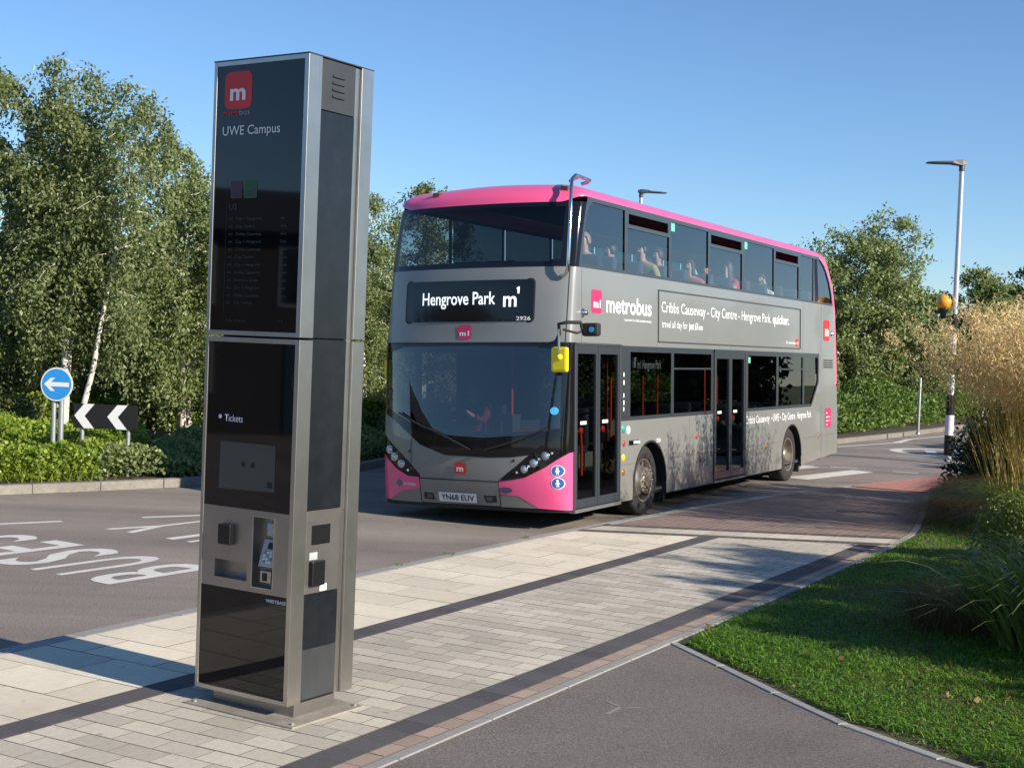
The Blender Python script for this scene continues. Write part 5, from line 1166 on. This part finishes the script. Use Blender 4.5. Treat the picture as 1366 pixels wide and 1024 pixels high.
# bright low planting at the island's front edge, darker low planting to its right
mass('ground_cover', 'bright green low planting along the kerb of the island under the signs', [(-12, 13.4), (-8.7, 16.0), (-6.5, 17.75), (-5.55, 18.5), (-5.3, 20.5), (-5.9, 22), (-9, 22.5), (-13, 21)], lambda x, y: (.22+.36*vnoise(x, y, 1.3, 1)+.06*np.clip(y-18, 0, 3))*np.clip(1.15-.45*np.clip(x+6.3, 0, 2), .4, 1), 120000, .055, L_shrub, 31, cat='ground cover', kind='stuff')
mass('ground_cover', 'sparser low planting on the island between the chevron board and the bus', [(-5.55, 18.5), (-4.45, 19.55), (-3.4, 20.9), (-2.6, 22.4), (-2.0, 24.4), (-2.2, 26), (-5.6, 24.5), (-5.3, 20.5)], lambda x, y: .16+.30*vnoise(x, y, 1.6, 4), 45000, .055, L_verge, 32, cat='ground cover', kind='stuff')
mass('hedge', 'clipped low hedge on the island behind the chevron board', [(-9.5, 24.6), (-7.3, 26.2), (-5.4, 27.4), (-3.2, 28.0), (-1.7, 28.4), (-1.7, 30), (-3.3, 29.8), (-5.8, 29), (-8, 27.6), (-10, 26)], lambda x, y: .62+.18*vnoise(x, y, 1.2, 6), 46000, .08, L_shrub, 33, cat='hedge')
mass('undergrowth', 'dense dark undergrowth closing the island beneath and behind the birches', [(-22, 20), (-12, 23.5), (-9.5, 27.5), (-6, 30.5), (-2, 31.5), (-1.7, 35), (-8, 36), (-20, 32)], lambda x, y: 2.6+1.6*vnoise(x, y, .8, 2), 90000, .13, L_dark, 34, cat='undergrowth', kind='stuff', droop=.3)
edging([(-7.45, 25.7), (-6.2, 26.95), (-4.4, 28.0-.4)], .12, M_kerb, island, ln=.8, name='low_edging', z=.24)
# right of the bus
VG = 'trees and shrubs on the verge'
tree('broadleaf_tree', 'tallest open-crowned tree right of the bus', (11.2, 46, .1), 6.6, 2.9, 24000, 41, stems=4, lo=.15, droop=.18, size=.12, bark=M_bark, leafm=L_verge, spread=.5, up=.8, twig=(.3, .7), group=VG, r0=.13)
tree('broadleaf_tree', 'rounded tree beside the rear corner of the bus', (9.3, 44.5, .1), 5.2, 2.4, 26000, 43, stems=2, lo=.08, droop=.3, size=.13, bark=M_bark, leafm=L_verge, up=.7, twig=(.3, .7), group=VG)
tree('broadleaf_tree', 'lower tree beside the lamp column and amber globe', (13.5, 47.5, .1), 4.7, 2.3, 24000, 45, stems=2, lo=.08, droop=.3, size=.13, bark=M_bark, leafm=L_verge, up=.7, twig=(.3, .7), group=VG)
tree('broadleaf_tree', 'distant tree with wispy top between the lamp column and the dark evergreen', (19.0, 57, .1), 5.6, 2.2, 16000, 47, stems=2, droop=.25, size=.16, bark=M_bark, leafm=L_verge, up=.8, group=VG)
tree('broadleaf_tree', 'distant small tree just left of the dark evergreen', (22.3, 60, .1), 5.2, 2.3, 16000, 48, stems=2, droop=.25, size=.17, bark=M_bark, leafm=L_dark, up=.8, group=VG)
tree('evergreen_tree', 'dark evergreen at the right edge of the photo', (27.5, 69, .1), 7.0, 3.4, 24000, 49, stems=2, droop=.2, size=.2, bark=M_bark, leafm=L_dark, up=.7, twig=(.3, .9), group=VG, lo=.05)
mass('verge_shrubs', 'dense green shrubs filling the verge right of the bus down to the kerb', [(2.5, 29.5), (5.3, 31.2), (7.6, 34.4), (10.4, 38.6), (13, 43), (19, 53), (26, 64), (20, 64), (12, 52), (6, 44), (2, 36)], lambda x, y: .12+np.clip((y-31-1.55*(x-5.6)*.9), 0, 4)*.13+.65*vnoise(x, y, .9, 3)**1.5+.22*vnoise(x, y, 3.1, 7), 150000, .10, L_vshrub, 51, cat='shrubs', kind='stuff')
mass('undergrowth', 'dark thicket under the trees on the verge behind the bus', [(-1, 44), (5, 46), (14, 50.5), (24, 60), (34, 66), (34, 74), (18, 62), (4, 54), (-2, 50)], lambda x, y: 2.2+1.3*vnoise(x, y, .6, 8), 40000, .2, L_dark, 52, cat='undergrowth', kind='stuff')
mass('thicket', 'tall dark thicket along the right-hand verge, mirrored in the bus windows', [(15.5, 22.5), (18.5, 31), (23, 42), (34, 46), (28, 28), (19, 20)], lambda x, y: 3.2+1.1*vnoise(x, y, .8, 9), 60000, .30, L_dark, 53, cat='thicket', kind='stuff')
# trees beside the lawn, out of the picture, whose shadows fall across it
for i, (x, y, h, r, n, s_) in enumerate(((7.7, 3.0, 2.6, 1.1, 7000, 61), (11.4, 8.4, 4.8, 2.0, 24000, 62), (12.5, 16.6, 3.6, 1.8, 7000, 64), (10.0, 5.0, 4.65, 2.0, 34000, 66), (11.0, 6.8, 4.7, 2.0, 30000, 67))):
    tree('garden_tree', ['garden tree beside the footpath whose shadow crosses the pavers', 'garden tree whose shadow darkens the middle of the lawn', 'garden tree whose shadow darkens the red block paving', 'garden tree that keeps the strap-leaved clump in shade', 'garden tree whose shadow lies across the upper lawn'][i], (x, y, .12), h, r, n, s_, stems=2, lo=.10, droop=.3, size=.13, bark=M_bark, leafm=L_verge, group='trees beside the lawn, seen by their shadows', nbr=20)
# ---- lawn blades
def ribbons(B, D, L, Wd, seg, rng, bend=.5, twist=True):
    """thin curved blades: B base (N,3), D direction (N,3) unit, L length (N,), bends over by gravity"""
    n = len(B); S = np.cross(D, np.array([0, 0, 1.0])+rng.normal(size=(n, 3))*.15); S = unit(S); out = np.empty((n, seg+1, 2, 3), np.float32)
    H = D.copy(); H[:, 2] = 0; H = unit(H+1e-6)
    for i in range(seg+1):
        t = i/seg; P = B+D*(L*t)[:, None]; k = (bend*L*t*t)[:, None]
        P = P+H*k*.7; P[:, 2] -= k[:, 0]*t*.9
        w = Wd*(1-t**1.6*.93)
        out[:, i, 0] = P-S*(w*.5)[:, None]; out[:, i, 1] = P+S*(w*.5)[:, None]
    idx = np.arange(n)[:, None]*(seg+1)*2; F = []
    for i in range(seg): F.append(np.stack([idx[:, 0]+2*i, idx[:, 0]+2*i+1, idx[:, 0]+2*i+3, idx[:, 0]+2*i+2], 1))
    return out.reshape(-1, 3), np.concatenate(F)
rng = np.random.default_rng(71)
lp = [(1.30, 9.62), (1.47, 9.15), (1.66, 8.68), (1.80, 8.25), (2.0, 7.74), (2.46, 6.98), (3.2, 5.95), (4.2, 5.8), (6.5, 10), (7.6, 16), (8, 20), (6.7, 21.6), (5.3, 17.4), (4.83, 16.1), (4.13, 14.9), (2.7, 12.2), (1.72, 10.5)]
smp = poly_sampler(lp, rng); XY = smp(300000); d = np.hypot(XY[:, 0], XY[:, 1]); keep = rng.random(len(d)) < np.clip(1.35-d/14, .22, 1); XY = XY[keep]
nz_ = vnoise(XY[:, 0], XY[:, 1], 1.1, 2)
# worn strip beside the edging is thin
wx = np.array([er_x(y) for y in XY[:, 1]]); ns = XY@np.array(NN); sv = XY@np.array(E1); ed = np.interp(sv, [a for a, _ in EDGE], [c_ for _, c_ in EDGE])
dist_edge = np.minimum(np.abs(XY[:, 0]-wx)+np.where(XY[:, 1] > 9.7, 9, 0), np.abs(ns-ed)); XY = XY[(dist_edge > .02+.22*np.clip(vnoise(XY[:, 0], XY[:, 1], 2.3, 5)-.45, 0, 1)*2) | (rng.random(len(XY)) < .25)]
n = len(XY); B = np.column_stack([XY, [zl(x, y)-.004 for x, y in XY]]); D = rng.normal(size=(n, 3))*.42; D[:, 2] = 1; D = unit(D)
V, F = ribbons(B, D, rng.uniform(.035, .085, n)*(.7+.6*vnoise(XY[:, 0], XY[:, 1], 1.7, 3)), rng.uniform(.004, .008, n)*(1+.05*np.hypot(XY[:, 0], XY[:, 1])), 2, rng, .6)
tag(npmesh('lawn_grass', V, 4, L_grass, F=F), 'short green lawn grass between the edging stones and the planting', 'grass', kind='stuff')
dry = rng.random(n) < .10; B2 = B[dry]; D2 = D[dry].copy(); D2[:, :2] *= 1.8; D2 = unit(D2); n2 = len(B2)
V, F = ribbons(B2, D2, rng.uniform(.05, .12, n2), rng.uniform(.004, .008, n2), 3, rng, .8)
tag(npmesh('dry_grass', V, 4, L_brown, F=F), 'dry straw-coloured blades scattered through the lawn', 'grass', kind='stuff')
k_ = rng.choice(n, 160, replace=False); V = leaf_quads(B[k_]+np.array([0, 0, .035]), .05, rng, 0, .4)
tag(npmesh('fallen_leaves', V, 4, leaf_mat('dead_leaf', (0.16, 0.10, 0.04), (0.30, 0.22, 0.10), .2), None), 'small fallen brown leaves lying on the lawn', 'leaves', kind='stuff')
# ---- ornamental grasses
def clump(name, label, base, n, h, wd, mat_, seed, spread=.25, lean=.45, bend=.5, seg=6, cat='grass clump', group=None, root=None, part='blades', hv=.35):
    rng = np.random.default_rng(seed); root = root or empty(name, base, label=label, cat=cat, group=group); a = rng.uniform(0, 6.283, n); r = spread*np.sqrt(rng.random(n))
    B = np.column_stack([r*np.cos(a), r*np.sin(a), np.zeros(n)]); ln = np.abs(rng.normal(size=n))*lean; D = np.column_stack([np.cos(a)*ln+rng.normal(size=n)*.12, np.sin(a)*ln+rng.normal(size=n)*.12, np.ones(n)]); D = unit(D)
    L = h*(1-hv*rng.random(n)); V, F = ribbons(B, D, L, np.full(n, wd)*(.6+.8*rng.random(n)), seg, rng, bend); npmesh(part, V, 4, mat_, root, F=F); return root
def feather(label, base, n, h, seed, sp=.32):
    rng = np.random.default_rng(seed); root = clump('feather_grass', label, base, n, h, .010, L_stalk, seed, spread=sp, lean=.16, bend=.15, seg=7, part='stalks', group='tall golden feather grasses', hv=.3)
    clump(None, None, base, 2200, 1.15, .009, L_blade, seed+1, spread=sp, lean=.7, bend=.9, root=root, part='leaves')
    me = [c_ for c_ in root.children if c_.name.startswith('stalks')][0].data; co = np.empty(len(me.vertices)*3, np.float32); me.vertices.foreach_get('co', co); co = co.reshape(n, 8, 2, 3).mean(2)
    m = 62; t = .62+.38*rng.random((n, m))**.8; q = t*7; i = np.minimum(q.astype(int), 6); u = (q-i)[..., None]; k = np.arange(n)[:, None]
    C = co[k, i]*(1-u)+co[k, i+1]*u; C = C+rng.normal(size=C.shape)*np.array([.055, .055, .03])*(1.25-t[..., None]*.6); C = C.reshape(-1, 3)
    npmesh('seed_heads', leaf_quads(C, .060, rng, .9, .12), 4, L_gold, root); return root
feather('golden feather grass nearest the lamp column, leaning over the brown mound', (6.75, 17.7, .2), 360, 3.3, 81, .55)
feather('golden feather grass filling the right edge of the photo', (6.7, 15.8, .2), 400, 3.25, 83, .6)
feather('golden feather grass behind the other two, by the crossing', (7.9, 18.8, .2), 300, 3.3, 85, .5)
clump('brown_grass_mound', 'dark brown fine grass mound beside the end of the pavement', (6.75, 19.2, .15), 4200, .95, .006, L_brown, 91, spread=.45, lean=.6, bend=.8, group='fine brown grass mounds')
clump('brown_grass_mound', 'smaller brown grass mound below the golden feather grass', (5.95, 17.3, .15), 3200, .75, .006, L_brown, 92, spread=.4, lean=.6, bend=.9, group='fine brown grass mounds')
clump('strap_leaf_plant', 'broad green strap-leaved clump at the lower right beside the lawn', (3.85, 9.6, .2), 480, 1.15, .030, L_blade, 93, spread=.4, lean=.42, bend=.45)
clump('strap_leaf_plant', 'second strap-leaved clump behind the lower right one', (4.5, 10.8, .2), 480, 1.1, .026, L_blade, 94, spread=.4, lean=.42, bend=.5)
clump('dry_grass_tuft', 'thin dry grass tuft with pale seed stems at the edge of the lawn', (3.35, 10.3, .18), 900, .75, .004, L_brown, 95, spread=.3, lean=.6, bend=.7)
rng = np.random.default_rng(96)
def bush(name, label, base, r, h, n, size, lm, seed, flowers=None, cat='shrub'):
    rng = np.random.default_rng(seed); root = empty(name, base, label=label, cat=cat); d = unit(rng.normal(size=(n, 3))); d[:, 2] = np.abs(d[:, 2]); rad = (.55+.45*rng.random(n)**.5)*(1+.18*np.sin(d[:, 0]*7+d[:, 1]*5))
    C = d*rad[:, None]*np.array([r, r, h]); npmesh('foliage', leaf_quads(C, size, rng, .0), 4, lm, root)
    T = MB()
    for k in range(9):
        a = k*2.4; T.tube([(0, 0, -.05), (r*.3*math.cos(a), r*.3*math.sin(a), h*.4), (r*.6*math.cos(a), r*.6*math.sin(a), h*.8)], [.012, .008, .003], 5)
    T.build('stems', M_bark, root, smooth=True)
    if flowers:
        i = rng.choice(n, flowers, replace=False); C2 = (d[i]*np.array([r, r, h])*1.08); P = (C2[:, None, :]+rng.normal(size=(flowers, 9, 3))*.018).reshape(-1, 3); tag(npmesh('flowers', leaf_quads(P, .032, rng, 0, .3), 4, L_lilac, root), kind='stuff')
    return root
bush('aster_plant', 'bushy aster with lilac flowers below the golden feather grass', (5.25, 13.9, .2), .5, .7, 9000, .04, L_blade, 97, flowers=12)
bush('garden_shrub', 'low dark shrub behind the strap-leaved clump', (5.6, 12.4, .2), .8, .9, 9000, .06, L_dark, 98)
bush('garden_shrub', 'dark glossy shrub by the base of the lamp column', (7.5, 20.6, .1), .9, 1.5, 12000, .07, L_dark, 99)

for i, (x, y, lb) in enumerate(((-.60, 13.30, 'small weed tuft at the kerb joint, nearest the totem'), (.15, 14.62, 'weed tuft at the kerb joint nearest the bus'), (-1.0, 12.58, 'tiny weed tuft in the kerb joint behind the totem'))):
    clump('weed_tuft', lb, (x+.05, y-.05, ZP), 26, .045, .007, L_grass, 200+i, spread=.06, lean=.8, bend=.6, seg=3, group='weeds in the kerb joint', cat='weed')

# loose grass growing through the island planting
rng = np.random.default_rng(301); XY = poly_sampler([(-12, 13.4), (-8.7, 15.95), (-6.5, 17.7), (-5.5, 18.45), (-5.3, 20.5), (-9, 21.5), (-13, 20)], rng)(9000); n = len(XY); B = np.column_stack([XY, np.full(n, .1)])
D = rng.normal(size=(n, 3))*.38; D[:, 2] = 1; D = unit(D); V, F = ribbons(B, D, rng.uniform(.25, .62, n), rng.uniform(.008, .016, n), 4, rng, .55)
tag(npmesh('verge_grass', V, 4, L_shrub, F=F), 'loose long grass growing through the bright planting at the island kerb', 'grass', kind='stuff')
